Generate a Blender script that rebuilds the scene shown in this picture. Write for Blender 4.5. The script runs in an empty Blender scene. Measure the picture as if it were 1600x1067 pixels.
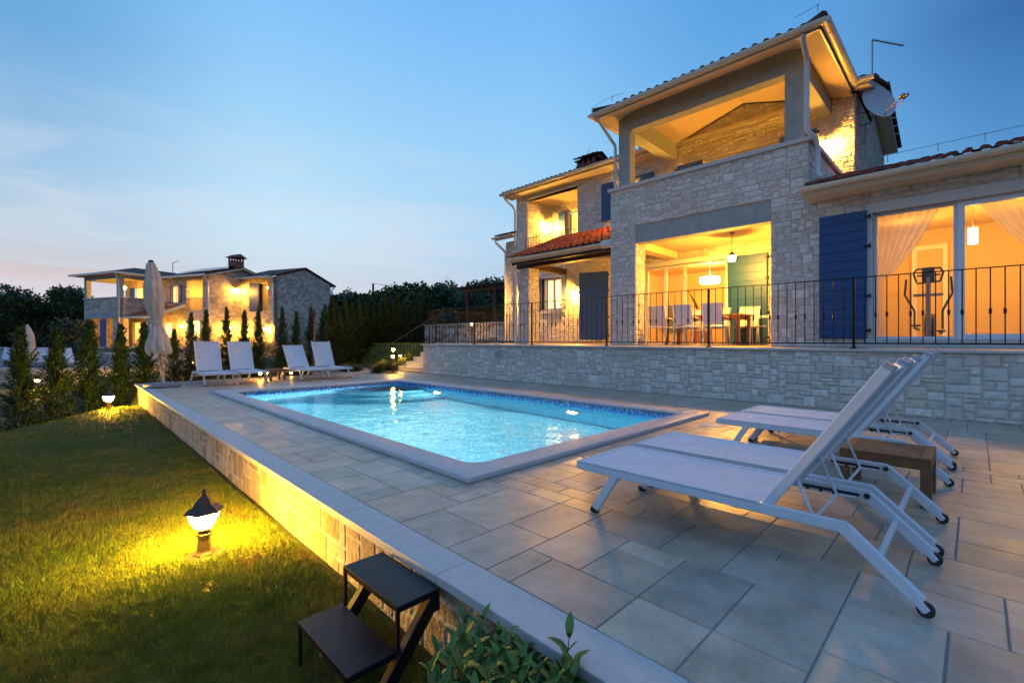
import bpy, bmesh, math, random
import numpy as np
from mathutils import Vector, Matrix
R=math.radians
random.seed(7); rng=np.random.default_rng(7)
scene=bpy.context.scene
COL=scene.collection

# ------------------------------------------------------------------ camera
YAW=math.atan(720/722)
cam=bpy.data.cameras.new('camera'); camo=bpy.data.objects.new('camera',cam); COL.objects.link(camo)
cam.sensor_width=36; cam.lens=722/1600*36; cam.clip_start=.05; cam.clip_end=3000
cam.shift_y=-(533.5-530.5)/1600
camo.location=(0,0,1.05); camo.rotation_euler=(R(90),0,-YAW)
scene.camera=camo

# ------------------------------------------------------------------ render / exposure
scene.view_settings.view_transform='Standard'; scene.view_settings.look='None'
scene.view_settings.exposure=0.0; scene.view_settings.gamma=1
scene.cycles.use_denoising=True
scene.cycles.max_bounces=8; scene.cycles.transparent_max_bounces=12
scene.cycles.caustics_reflective=False; scene.cycles.caustics_refractive=False
scene.cycles.sample_clamp_indirect=4

def srgb(r,g,b):
    f=lambda c:(c/255/12.92) if c/255<=.04045 else ((c/255+.055)/1.055)**2.4
    return (f(r),f(g),f(b),1)

# ------------------------------------------------------------------ world: dusk sky
w=bpy.data.worlds.new('World'); scene.world=w; w.use_nodes=True
nt=w.node_tree; nt.nodes.clear()
def N(t,**k):
    n=nt.nodes.new(t)
    for a,b in k.items(): setattr(n,a,b)
    return n
L=lambda a,b: nt.links.new(a,b)
out=N('ShaderNodeOutputWorld'); bg=N('ShaderNodeBackground'); L(bg.outputs[0],out.inputs[0])
tc=N('ShaderNodeTexCoord'); sep=N('ShaderNodeSeparateXYZ'); L(tc.outputs['Generated'],sep.inputs[0])
def ramp(stops):
    r=N('ShaderNodeValToRGB'); e=r.color_ramp.elements
    while len(e)>1: e.remove(e[-1])
    e[0].position=stops[0][0]; e[0].color=srgb(*stops[0][1])
    for p,c in stops[1:]:
        q=e.new(p); q.color=srgb(*c)
    return r
RA=ramp([(0,(236,168,160)),(.05,(234,182,176)),(.085,(226,196,194)),(.115,(206,203,210)),(.18,(186,207,226)),(.256,(162,200,232)),(.44,(108,170,222)),(.65,(100,160,220)),(1,(116,170,234))])
RB=ramp([(0,(226,192,192)),(.06,(216,204,210)),(.10,(208,212,222)),(.16,(206,226,241)),(.224,(202,231,250)),(.35,(170,218,250)),(.53,(136,198,250)),(.72,(108,172,234)),(1,(116,170,234))])
RC=ramp([(0,(205,195,205)),(.1,(192,208,228)),(.217,(178,216,245)),(.406,(150,207,249)),(.592,(118,185,247)),(.8,(96,160,225)),(1,(116,170,234))])
RE=ramp([(0,(180,195,215)),(.15,(150,200,236)),(.3,(124,189,238)),(.526,(93,163,226)),(.8,(78,142,206)),(1,(116,170,234))])
RD=ramp([(0,(150,172,200)),(.15,(110,166,216)),(.32,(76,138,200)),(.44,(56,108,174)),(.7,(96,148,206)),(1,(116,170,234))])
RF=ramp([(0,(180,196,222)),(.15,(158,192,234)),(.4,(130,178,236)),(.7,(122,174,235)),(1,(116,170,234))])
def dotn(v):
    d=N('ShaderNodeVectorMath',operation='DOT_PRODUCT'); L(tc.outputs['Generated'],d.inputs[0]); d.inputs[1].default_value=v; return d.outputs['Value']
az=N('ShaderNodeMath',operation='ARCTAN2'); L(dotn((math.cos(YAW),-math.sin(YAW),0)),az.inputs[0]); L(dotn((math.sin(YAW),math.cos(YAW),0)),az.inputs[1])
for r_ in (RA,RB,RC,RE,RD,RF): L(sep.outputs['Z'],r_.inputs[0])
cur=RA.outputs[0]
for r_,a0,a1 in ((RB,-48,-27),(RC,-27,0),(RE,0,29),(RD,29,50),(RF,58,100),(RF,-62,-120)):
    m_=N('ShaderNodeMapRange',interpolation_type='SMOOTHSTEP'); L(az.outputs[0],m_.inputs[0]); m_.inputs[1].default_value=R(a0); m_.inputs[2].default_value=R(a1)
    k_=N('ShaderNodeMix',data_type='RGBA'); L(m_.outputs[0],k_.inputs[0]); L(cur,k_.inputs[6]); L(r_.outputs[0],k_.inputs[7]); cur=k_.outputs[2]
# thin streaky cloud near the horizon
mp=N('ShaderNodeMapping'); mp.inputs['Scale'].default_value=(2.2,2.2,11); mp.inputs['Rotation'].default_value=(R(6),R(4),0)
L(tc.outputs['Generated'],mp.inputs[0])
nz=N('ShaderNodeTexNoise'); nz.inputs['Scale'].default_value=1.6; nz.inputs['Detail'].default_value=6; nz.inputs['Roughness'].default_value=.55; nz.inputs['Distortion'].default_value=.6
L(mp.outputs[0],nz.inputs['Vector'])
cr=N('ShaderNodeMapRange',interpolation_type='SMOOTHSTEP'); L(nz.outputs[0],cr.inputs[0]); cr.inputs[1].default_value=.42; cr.inputs[2].default_value=.66
el=N('ShaderNodeMapRange',interpolation_type='SMOOTHSTEP'); L(sep.outputs['Z'],el.inputs[0]); el.inputs[1].default_value=.50; el.inputs[2].default_value=.08
azc=N('ShaderNodeMapRange',interpolation_type='SMOOTHSTEP'); L(az.outputs[0],azc.inputs[0]); azc.inputs[1].default_value=R(8); azc.inputs[2].default_value=R(-14)
mu0=N('ShaderNodeMath',operation='MULTIPLY'); L(cr.outputs[0],mu0.inputs[0]); L(azc.outputs[0],mu0.inputs[1])
mu=N('ShaderNodeMath',operation='MULTIPLY'); L(mu0.outputs[0],mu.inputs[0]); L(el.outputs[0],mu.inputs[1])
mu2=N('ShaderNodeMath',operation='MULTIPLY'); L(mu.outputs[0],mu2.inputs[0]); mu2.inputs[1].default_value=.62
mx2=N('ShaderNodeMix',data_type='RGBA'); L(mu2.outputs[0],mx2.inputs[0]); L(cur,mx2.inputs[6]); mx2.inputs[7].default_value=srgb(214,224,238)
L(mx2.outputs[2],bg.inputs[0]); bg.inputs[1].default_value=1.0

# ================================================================== materials
def newmat(name):
    m=bpy.data.materials.new(name); m.use_nodes=True
    t=m.node_tree; b=t.nodes['Principled BSDF']; return m,t,b
def mat(name,col,rough=.6,metal=0,noise=0,nscale=8,bump=0,bscale=40,spec=.5,attr=False,bdist=.01,trans=0,nlow=None):
    m,t,b=newmat(name)
    n=t.nodes; l=t.links
    b.inputs['Roughness'].default_value=rough; b.inputs['Metallic'].default_value=metal
    b.inputs['Specular IOR Level'].default_value=spec
    c4=(*col,1)
    tcn=n.new('ShaderNodeTexCoord')
    src=None
    if attr:
        a=n.new('ShaderNodeAttribute'); a.attribute_name='Col'
        mm=n.new('ShaderNodeMix'); mm.data_type='RGBA'; mm.blend_type='MULTIPLY'; mm.inputs[0].default_value=1
        l.new(a.outputs['Color'],mm.inputs[6]); mm.inputs[7].default_value=c4; src=mm.outputs[2]
    if noise:
        nn=n.new('ShaderNodeTexNoise'); nn.inputs['Scale'].default_value=nscale; nn.inputs['Detail'].default_value=6; nn.inputs['Roughness'].default_value=.6
        l.new(tcn.outputs['Object'],nn.inputs['Vector'])
        mr=n.new('ShaderNodeMapRange'); mr.inputs[1].default_value=.3; mr.inputs[2].default_value=.7; mr.inputs[3].default_value=1-noise; mr.inputs[4].default_value=1+noise*.6
        l.new(nn.outputs[0],mr.inputs[0])
        m2=n.new('ShaderNodeMix'); m2.data_type='RGBA'; m2.blend_type='MULTIPLY'; m2.inputs[0].default_value=1
        if src: l.new(src,m2.inputs[6])
        else: m2.inputs[6].default_value=c4
        l.new(mr.outputs[0],m2.inputs[7]); src=m2.outputs[2]
    if src: l.new(src,b.inputs['Base Color'])
    else: b.inputs['Base Color'].default_value=c4
    if bump:
        bn=n.new('ShaderNodeTexNoise'); bn.inputs['Scale'].default_value=bscale; bn.inputs['Detail'].default_value=5
        l.new(tcn.outputs['Object'],bn.inputs['Vector'])
        bp=n.new('ShaderNodeBump'); bp.inputs['Strength'].default_value=bump; bp.inputs['Distance'].default_value=bdist
        l.new(bn.outputs[0],bp.inputs['Height']); l.new(bp.outputs[0],b.inputs['Normal'])
    return m
def emit(name,col,strength):
    m,t,b=newmat(name)
    b.inputs['Base Color'].default_value=(.8,.8,.8,1); b.inputs['Emission Color'].default_value=(*col,1); b.inputs['Emission Strength'].default_value=strength
    return m
WARM=(1,.44,.045)
M={}
M['stone']=mat('limestone_masonry',(1,1,1),.85,noise=.22,nscale=14,bump=.9,bscale=30,attr=True,bdist=.02,spec=.25)
M['cap']=mat('pale_limestone_slab',(.47,.47,.46),.55,noise=.1,nscale=20,bump=.15,bscale=120,spec=.4)
M['coping']=mat('bullnose_coping',(.46,.45,.45),.5,noise=.12,nscale=12,bump=.12,bscale=140,spec=.4)
M['plaster']=mat('cream_plaster',(.70,.58,.40),.8,noise=.05,nscale=3,bump=.1,bscale=80,spec=.2)
M['soffit']=mat('white_soffit_boards',(.66,.60,.47),.7,noise=.08,nscale=3,spec=.2)
M['room']=mat('room_paint',(.72,.52,.25),.8,spec=.2)
M['roomfloor']=mat('room_floor_tiles',(.5,.38,.25),.4,noise=.1)
M['render']=mat('grey_render',(.30,.34,.34),.85,noise=.15,nscale=6,bump=.2,bscale=60,spec=.2)
M['gutter']=mat('cream_gutter_metal',(.56,.57,.50),.4,noise=.05,spec=.5)
M['pipe']=mat('white_downpipe',(.46,.50,.53),.4,spec=.5)
M['roof']=mat('clay_roof_tiles',(1,1,1),.75,noise=.35,nscale=9,bump=.3,bscale=60,attr=True,spec=.25)
M['blue']=mat('blue_shutter_paint',(.003,.048,.165),.45,noise=.12,nscale=7,spec=.45)
M['greyblue']=mat('grey_blue_shutter_paint',(.010,.050,.26),.5,noise=.12,nscale=7,spec=.4)
M['iron']=mat('black_wrought_iron',(.012,.012,.014),.5,metal=.6,spec=.4)
M['whiteframe']=mat('white_window_frame',(.66,.68,.72),.4,spec=.4)
M['wood_dark']=mat('dark_stained_timber',(.035,.018,.010),.6,noise=.3,nscale=12,spec=.3)
M['teak']=mat('teak_slats',(.19,.095,.045),.55,noise=.3,nscale=16,bump=.1,bscale=60,spec=.3)
M['alu']=mat('white_powder_coat',(.57,.62,.68),.35,noise=.05,nscale=14,spec=.5)
M['sling']=mat('white_mesh_sling',(.50,.59,.67),.75,noise=.09,nscale=7,bump=.25,bscale=900,bdist=.001,spec=.2)
M['rubber']=mat('black_rubber',(.012,.012,.013),.6)
M['canvas']=mat('beige_canvas',(.52,.44,.36),.85,noise=.1,nscale=6,bump=.15,bscale=100,spec=.15)
M['granite']=mat('grey_granite_base',(.22,.22,.25),.6,noise=.3,nscale=60)
M['blacksteel']=mat('black_painted_steel',(.006,.007,.009),.45,noise=.25,nscale=9,bump=.12,bscale=30,spec=.3)
M['lampmetal']=mat('dark_cast_lamp_metal',(.05,.034,.025),.5,metal=.3,spec=.4)
M['leaf']=mat('conifer_needles',(1,1,1),.7,attr=True,spec=.2)
M['leafb']=mat('broad_leaves',(1,1,1),.6,attr=True,spec=.25)
M['bark']=mat('bark',(.07,.045,.03),.9,noise=.3,nscale=20)
M['stake']=mat('pine_stake',(.30,.19,.10),.8,noise=.2,nscale=20)
M['dish']=mat('grey_dish_enamel',(.36,.40,.48),.4,noise=.04)
M['steel']=mat('galvanised_steel',(.25,.26,.28),.4,metal=.7)
M['dark']=mat('dark_plastic',(.02,.018,.02),.4)
M['red']=mat('red_plastic',(.12,.015,.012),.4)
M['chair']=mat('white_textile_chair',(.66,.64,.66),.6,noise=.05)
M['tablewood']=mat('brown_table_wood',(.25,.09,.03),.45,noise=.25,nscale=14)
M['brick']=mat('chimney_brick',(.22,.08,.06),.85,noise=.35,nscale=22)
M['solar']=mat('solar_glass',(.01,.012,.03),.2)
M['soil']=mat('bare_soil',(.018,.010,.006),.95,noise=.4,nscale=30,bump=.6,bscale=60)
M['white']=mat('white_paint',(.84,.82,.78),.5)
M['bulb']=emit('warm_lamp_glass',WARM,34)
M['bulb_dim']=emit('warm_lamp_glass_small',WARM,26)
M['bulb_pool']=emit('pool_lamp_lens',(1,.86,.55),60)
M['shade']=emit('lit_pendant_shade',(1,.70,.36),5)
M['litwin']=emit('lit_window_far',(1,.44,.05),2.4)
M['litwin2']=emit('lit_curtain_window',(1,.62,.18),3.0)
M['screen']=mat('dim_picture',(.12,.18,.30),.4)

def pane_mat():
    m,t,b=newmat('clear_pane'); n=t.nodes; l=t.links
    o=n['Material Output']; tr=n.new('ShaderNodeBsdfTransparent'); gl=n.new('ShaderNodeBsdfGlossy'); gl.inputs['Roughness'].default_value=.02
    f=n.new('ShaderNodeFresnel'); f.inputs[0].default_value=1.42
    mxs=n.new('ShaderNodeMixShader'); l.new(f.outputs[0],mxs.inputs[0]); l.new(tr.outputs[0],mxs.inputs[1]); l.new(gl.outputs[0],mxs.inputs[2]); l.new(mxs.outputs[0],o.inputs[0]); n.remove(b)
    return m
M['pane']=pane_mat()
def sheer():
    m,t,b=newmat('sheer_curtain'); n=t.nodes; l=t.links
    o=n['Material Output']; tr=n.new('ShaderNodeBsdfTransparent'); tl=n.new('ShaderNodeBsdfTranslucent'); tl.inputs[0].default_value=(.9,.85,.78,1)
    df=n.new('ShaderNodeBsdfDiffuse'); df.inputs[0].default_value=(.85,.8,.74,1)
    a=n.new('ShaderNodeMixShader'); a.inputs[0].default_value=.5; l.new(tl.outputs[0],a.inputs[1]); l.new(df.outputs[0],a.inputs[2])
    c=n.new('ShaderNodeMixShader'); c.inputs[0].default_value=.74; l.new(tr.outputs[0],c.inputs[1]); l.new(a.outputs[0],c.inputs[2]); l.new(c.outputs[0],o.inputs[0]); n.remove(b)
    return m
M['sheer']=sheer()
def mosaic(name,c0,c1,c2):
    m,t,b=newmat(name); n=t.nodes; l=t.links
    tcn=n.new('ShaderNodeTexCoord'); sc=n.new('ShaderNodeVectorMath'); sc.operation='SCALE'; sc.inputs['Scale'].default_value=1/.025
    l.new(tcn.outputs['Object'],sc.inputs[0]); ad=n.new('ShaderNodeVectorMath'); ad.operation='ADD'; ad.inputs[1].default_value=(.31,.37,.43); l.new(sc.outputs[0],ad.inputs[0])
    fl=n.new('ShaderNodeVectorMath'); fl.operation='FLOOR'; l.new(ad.outputs[0],fl.inputs[0])
    wn=n.new('ShaderNodeTexWhiteNoise'); wn.noise_dimensions='3D'; l.new(fl.outputs[0],wn.inputs['Vector'])
    rp=n.new('ShaderNodeValToRGB'); rp.color_ramp.interpolation='CONSTANT'; e=rp.color_ramp.elements
    e[0].color=(*c0,1); e[1].position=.4; e[1].color=(*c1,1); q=e.new(.75); q.color=(*c2,1)
    l.new(wn.outputs['Value'],rp.inputs[0]); l.new(rp.outputs[0],b.inputs['Base Color']); b.inputs['Roughness'].default_value=.25
    return m
M['mosaic']=mosaic('pale_blue_mosaic',(.17,.66,.84),(.09,.50,.78),(.42,.84,.92))
M['band']=mosaic('blue_waterline_mosaic',(.02,.12,.46),(.08,.34,.66),(.22,.56,.76))
def water():
    m,t,b=newmat('pool_water'); n=t.nodes; l=t.links
    b.inputs['Base Color'].default_value=(1,1,1,1); b.inputs['Transmission Weight'].default_value=1; b.inputs['IOR'].default_value=1.33; b.inputs['Roughness'].default_value=0.0
    tcn=n.new('ShaderNodeTexCoord')
    a=n.new('ShaderNodeTexNoise'); a.inputs['Scale'].default_value=3.2; a.inputs['Detail'].default_value=3; l.new(tcn.outputs['Object'],a.inputs['Vector'])
    bp=n.new('ShaderNodeBump'); bp.inputs['Strength'].default_value=.5; bp.inputs['Distance'].default_value=.03; l.new(a.outputs[0],bp.inputs['Height']); l.new(bp.outputs[0],b.inputs['Normal'])
    return m
M['water']=water()
def grassmat(name,ca,cb,cc):
    m,t,b=newmat(name); n=t.nodes; l=t.links
    tcn=n.new('ShaderNodeTexCoord'); a=n.new('ShaderNodeTexNoise'); a.inputs['Scale'].default_value=1.3; a.inputs['Detail'].default_value=8; a.inputs['Roughness'].default_value=.7
    l.new(tcn.outputs['Object'],a.inputs['Vector'])
    rp=n.new('ShaderNodeValToRGB'); e=rp.color_ramp.elements; e[0].position=.35; e[0].color=(*ca,1); e[1].position=.68; e[1].color=(*cc,1); q=e.new(.52); q.color=(*cb,1)
    l.new(a.outputs[0],rp.inputs[0])
    at=n.new('ShaderNodeAttribute'); at.attribute_name='Col'
    mm=n.new('ShaderNodeMix'); mm.data_type='RGBA'; mm.blend_type='MULTIPLY'; mm.inputs[0].default_value=1
    l.new(rp.outputs[0],mm.inputs[6]); l.new(at.outputs['Color'],mm.inputs[7]); l.new(mm.outputs[2],b.inputs['Base Color'])
    b.inputs['Roughness'].default_value=.7; b.inputs['Specular IOR Level'].default_value=.2
    return m
M['grass']=grassmat('lawn_blades',(.085,.155,.024),(.135,.190,.032),(.23,.20,.055))
M['ground']=grassmat('lawn_ground',(.030,.045,.012),(.045,.055,.015),(.07,.06,.02))
def farstone():
    m,t,b=newmat('far_masonry'); n=t.nodes; l=t.links
    tcn=n.new('ShaderNodeTexCoord'); v=n.new('ShaderNodeTexVoronoi'); v.inputs['Scale'].default_value=3.2; v.distance='CHEBYCHEV'
    mp=n.new('ShaderNodeMapping'); mp.inputs['Scale'].default_value=(1,1,1.7); l.new(tcn.outputs['Object'],mp.inputs[0]); l.new(mp.outputs[0],v.inputs['Vector'])
    sp=n.new('ShaderNodeSeparateColor'); l.new(v.outputs['Color'],sp.inputs[0])
    rp=n.new('ShaderNodeValToRGB'); e=rp.color_ramp.elements; e[0].color=(.25,.215,.18,1); e[1].color=(.50,.44,.37,1)
    l.new(sp.outputs[0],rp.inputs[0]); l.new(rp.outputs[0],b.inputs['Base Color']); b.inputs['Roughness'].default_value=.9
    return m
M['farstone']=farstone()

# ================================================================== mesh builder
class MB:
    def __init__(s): s.v=[]; s.f=[]; s.c=[]
    def add(s,vs,fs,col=None):
        o=len(s.v); s.v.extend([tuple(p) for p in vs]); s.f.extend([tuple(i+o for i in f) for f in fs])
        s.c.extend([col or (1,1,1)]*len(fs)); return s
    def box(s,x0,x1,y0,y1,z0,z1,col=None):
        if x0>x1:x0,x1=x1,x0
        if y0>y1:y0,y1=y1,y0
        if z0>z1:z0,z1=z1,z0
        vs=[(x0,y0,z0),(x1,y0,z0),(x1,y1,z0),(x0,y1,z0),(x0,y0,z1),(x1,y0,z1),(x1,y1,z1),(x0,y1,z1)]
        return s.add(vs,[(3,2,1,0),(4,5,6,7),(0,1,5,4),(1,2,6,5),(2,3,7,6),(3,0,4,7)],col)
    def bar(s,p0,p1,w,h,ch=.0,up=(0,0,1),col=None):
        """rectangular section w (side) x h (up) from p0 to p1 with chamfered edges"""
        p0=Vector(p0);p1=Vector(p1);d=(p1-p0).normalized();u=Vector(up)
        sd=d.cross(u)
        if sd.length<1e-4: sd=d.cross(Vector((0,1,0)))
        sd.normalize(); u=sd.cross(d).normalized()
        a,b=w/2,h/2
        if ch: pr=[(-a+ch,-b),(a-ch,-b),(a,-b+ch),(a,b-ch),(a-ch,b),(-a+ch,b),(-a,b-ch),(-a,-b+ch)]
        else: pr=[(-a,-b),(a,-b),(a,b),(-a,b)]
        n=len(pr); vs=[p0+sd*x+u*y for x,y in pr]+[p1+sd*x+u*y for x,y in pr]
        fs=[tuple(range(n))[::-1],tuple(range(n,2*n))]+[(i,(i+1)%n,n+(i+1)%n,n+i) for i in range(n)]
        return s.add(vs,fs,col)
    def cyl(s,p0,p1,r0,r1=None,n=12,col=None,cap=True):
        r1=r0 if r1 is None else r1
        p0=Vector(p0);p1=Vector(p1);d=(p1-p0).normalized()
        a=d.orthogonal().normalized();b=d.cross(a)
        vs=[];
        for p,r in((p0,r0),(p1,r1)):
            for i in range(n):
                t=2*math.pi*i/n; vs.append(p+a*math.cos(t)*r+b*math.sin(t)*r)
        fs=[(i,(i+1)%n,n+(i+1)%n,n+i) for i in range(n)]
        if cap: fs+= [tuple(range(n))[::-1],tuple(range(n,2*n))]
        return s.add(vs,fs,col)
    def tube(s,pts,r,n=10,col=None):
        pts=[Vector(p) for p in pts]; rs=r if isinstance(r,(list,tuple)) else [r]*len(pts)
        vs=[];pa=None
        for i,p in enumerate(pts):
            d=(pts[min(i+1,len(pts)-1)]-pts[max(i-1,0)]).normalized()
            if pa is None: pa=d.orthogonal().normalized()
            a=(pa-d*pa.dot(d)).normalized(); pa=a; b=d.cross(a)
            for k in range(n):
                t=2*math.pi*k/n; vs.append(p+a*math.cos(t)*rs[i]+b*math.sin(t)*rs[i])
        fs=[]
        for i in range(len(pts)-1):
            for k in range(n): fs.append((i*n+k,i*n+(k+1)%n,(i+1)*n+(k+1)%n,(i+1)*n+k))
        fs+=[tuple(range(n))[::-1],tuple(range((len(pts)-1)*n,len(pts)*n))]
        return s.add(vs,fs,col)
    def lathe(s,prof,c=(0,0,0),n=24,col=None,sq=0,rot=0):
        vs=[];
        for r,z in prof:
            for k in range(n):
                t=2*math.pi*k/n+rot
                rr=r
                if sq: rr=r/max(abs(math.cos(t-rot)),abs(math.sin(t-rot)))**sq
                vs.append((c[0]+math.cos(t)*rr,c[1]+math.sin(t)*rr,c[2]+z))
        fs=[]
        for i in range(len(prof)-1):
            for k in range(n): fs.append((i*n+k,i*n+(k+1)%n,(i+1)*n+(k+1)%n,(i+1)*n+k))
        fs+=[tuple(range(n))[::-1],tuple(range((len(prof)-1)*n,len(prof)*n))]
        return s.add(vs,fs,col)
    def sphere(s,c,r,n=14,m=8,sz=1,col=None):
        prof=[(max(1e-4,r*math.sin(math.pi*i/m)),-r*sz*math.cos(math.pi*i/m)) for i in range(m+1)]
        return s.lathe(prof,c,n,col)
    def prism(s,poly,axis,a0,a1,col=None):
        """poly: 2-D points; axis 'x': (y,z) extruded in x; 'y': (x,z) extruded in y; 'z': (x,y)"""
        def P(p,a): return (a,p[0],p[1]) if axis=='x' else ((p[0],a,p[1]) if axis=='y' else (p[0],p[1],a))
        n=len(poly); vs=[P(p,a0) for p in poly]+[P(p,a1) for p in poly]
        fs=[tuple(range(n))[::-1],tuple(range(n,2*n))]+[(i,(i+1)%n,n+(i+1)%n,n+i) for i in range(n)]
        return s.add(vs,fs,col)
    def quad(s,a,b,c,d,col=None): return s.add([a,b,c,d],[(0,1,2,3)],col)
    def build(s,name,material,parent=None,smooth=False,bevel=0,clip=None,weld=False):
        me=bpy.data.meshes.new(name); me.from_pydata(s.v,[],s.f); me.materials.append(material)
        ca=me.color_attributes.new('Col','FLOAT_COLOR','CORNER')
        buf=[]
        for p,c in zip(s.f,s.c): buf.extend((c[0],c[1],c[2],1.0)*len(p))
        ca.data.foreach_set('color',buf)
        bm=bmesh.new(); bm.from_mesh(me)
        if clip:
            for co,no in clip:
                bmesh.ops.bisect_plane(bm,geom=bm.verts[:]+bm.edges[:]+bm.faces[:],plane_co=co,plane_no=no,clear_outer=True)
        bmesh.ops.recalc_face_normals(bm,faces=bm.faces)
        bm.to_mesh(me); bm.free()
        if smooth:
            for p in me.polygons: p.use_smooth=True
            me.set_sharp_from_angle(angle=R(40))
        o=bpy.data.objects.new(name,me); COL.objects.link(o)
        if parent: 
            o.parent=parent; o.matrix_parent_inverse=Matrix.Identity(4)
            o.location=-1*Vector((0,0,0))
        if bevel:
            b=o.modifiers.new('bevel','BEVEL'); b.width=bevel; b.segments=2; b.limit_method='ANGLE'; b.angle_limit=R(40)
        return o
def empty(name,loc=(0,0,0),rz=0):
    o=bpy.data.objects.new(name,None); COL.objects.link(o); o.location=loc; o.rotation_euler=(0,0,rz); o.empty_display_size=.2; return o
def tag(o,label=None,cat=None,group=None,kind=None):
    if label:o['label']=label
    if cat:o['category']=cat
    if group:o['group']=group
    if kind:o['kind']=kind
    return o
def root(name,label,cat,loc=(0,0,0),rz=0,group=None): return tag(empty(name,loc,rz),label,cat,group)
def copy_tree(o,parent=None):
    c=o.copy(); COL.objects.link(c); c.parent=parent
    for ch in list(o.children): copy_tree(ch,c)
    return c
def at(D,u,z=None,v=None):
    """point at depth D on the ray of photo column u"""
    s=(u-800)/722; x=D*(math.sin(YAW)+s*math.cos(YAW)); y=D*(math.cos(YAW)-s*math.sin(YAW))
    if v is not None: z=1.05+(530.5-v)*D/722
    return Vector((x,y,z or 0))

# ------------------------------------------------------------------ masonry
PAL=[(.62,.595,.54),(.58,.555,.50),(.66,.64,.59),(.55,.53,.48),(.61,.575,.51),(.57,.52,.44),(.67,.65,.60)]
MORTAR=(.47,.45,.41)
OPT=[(3,2),(4,2),(5,2),(4,3),(4,2),(3,3),(2,2),(3,2),(3,1),(4,1),(2,1),(5,3),(6,2),(2,2)]
def masonry(mb,o,u,v,n,W,H,holes=(),cell=.06,prot=.016,pal=PAL,opt=OPT,rnd=None,backing=True,gap=.006):
    rnd=rnd or random.Random(int(W*1000+H*77))
    o=Vector(o);u=Vector(u);v=Vector(v);n=Vector(n)
    nx=max(1,round(W/cell)); ny=max(1,round(H/cell)); cx=W/nx; cy=H/ny
    used=[[False]*nx for _ in range(ny)]
    for (a,b,c,d) in holes:
        for j in range(ny):
            for i in range(nx):
                if a<(i+.5)*cx<b and c<(j+.5)*cy<d: used[j][i]=True
    for j in range(ny):
        for i in range(nx):
            if used[j][i]: continue
            ops=opt[:]; rnd.shuffle(ops)
            ww=hh=1
            for (a,b) in ops:
                if i+a<=nx and j+b<=ny and all(not used[j+q][i+p] for q in range(b) for p in range(a)):
                    ww,hh=a,b;break
            else:
                while i+ww<nx and not used[j][i+ww] and ww<3: ww+=1
            for q in range(hh):
                for p in range(ww): used[j+q][i+p]=True
            x0,x1,y0,y1=i*cx,(i+ww)*cx,j*cy,(j+hh)*cy
            for (a,b,c,d) in holes:
                if y1>c+.01 and y0<d-.01:
                    if abs(x0-b)<cx*.6: x0=b
                    if abs(x1-a)<cx*.6: x1=a
                if x1>a+.01 and x0<b-.01:
                    if abs(y0-d)<cy*.6: y0=d
                    if abs(y1-c)<cy*.6: y1=c
            g=gap; jt=lambda k:rnd.uniform(-k,k)
            ou=[(x0+g+jt(.003),y0+g+jt(.003)),(x1-g+jt(.003),y0+g+jt(.003)),(x1-g+jt(.003),y1-g+jt(.003)),(x0+g+jt(.003),y1-g+jt(.003))]
            ins=min(.014,(x1-x0)*.2,(y1-y0)*.2)
            pr=prot*rnd.uniform(.5,1.15)
            inn=[(ou[0][0]+ins,ou[0][1]+ins),(ou[1][0]-ins,ou[1][1]+ins),(ou[2][0]-ins,ou[2][1]-ins),(ou[3][0]+ins,ou[3][1]-ins)]
            mcx=(x0+x1)/2+jt(.2)*(x1-x0); mcy=(y0+y1)/2+jt(.2)*(y1-y0)
            vs=[o+u*a+v*b-n*.004 for a,b in ou]+[o+u*a+v*b+n*(pr*rnd.uniform(.65,1.1)) for a,b in inn]+[o+u*mcx+v*mcy+n*pr*rnd.uniform(1.0,1.45)]
            c=rnd.choice(pal); k=rnd.uniform(.90,1.07); c=tuple(q*k for q in c)
            mb.add(vs,[(0,1,5,4),(1,2,6,5),(2,3,7,6),(3,0,4,7),(4,5,8),(5,6,8),(6,7,8),(7,4,8)],c)
def backing(mb,o,u,v,n,W,H,holes=(),th=.2,col=MORTAR):
    """slab behind the stones, cut round the rectangular holes"""
    o=Vector(o);u=Vector(u);v=Vector(v);n=Vector(n)
    xs=sorted({0,W}|{q for h in holes for q in(max(0,h[0]),min(W,h[1]))}); ys=sorted({0,H}|{q for h in holes for q in (max(0,h[2]),min(H,h[3]))})
    for a,b in zip(xs,xs[1:]):
        # merge vertical runs
        run=None
        cells=[]
        for c,d in zip(ys,ys[1:]):
            inside=any(h[0]<(a+b)/2<h[1] and h[2]<(c+d)/2<h[3] for h in holes)
            if inside:
                if run: cells.append(run); run=None
            else: run=(run[0],d) if run else (c,d)
        if run: cells.append(run)
        for c,d in cells:
            vs=[]
            for k in(0,-th):
                for p,q in((a,c),(b,c),(b,d),(a,d)): vs.append(o+u*p+v*q+n*k)
            mb.add(vs,[(0,1,2,3),(7,6,5,4),(0,4,5,1),(1,5,6,2),(2,6,7,3),(3,7,4,0)],col)
def wall(mb,o,u,v,n,W,H,holes=(),th=.2,reveal=True,**k):
    masonry(mb,o,u,v,n,W,H,holes,**k); backing(mb,o,u,v,n,W,H,holes,th)

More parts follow.
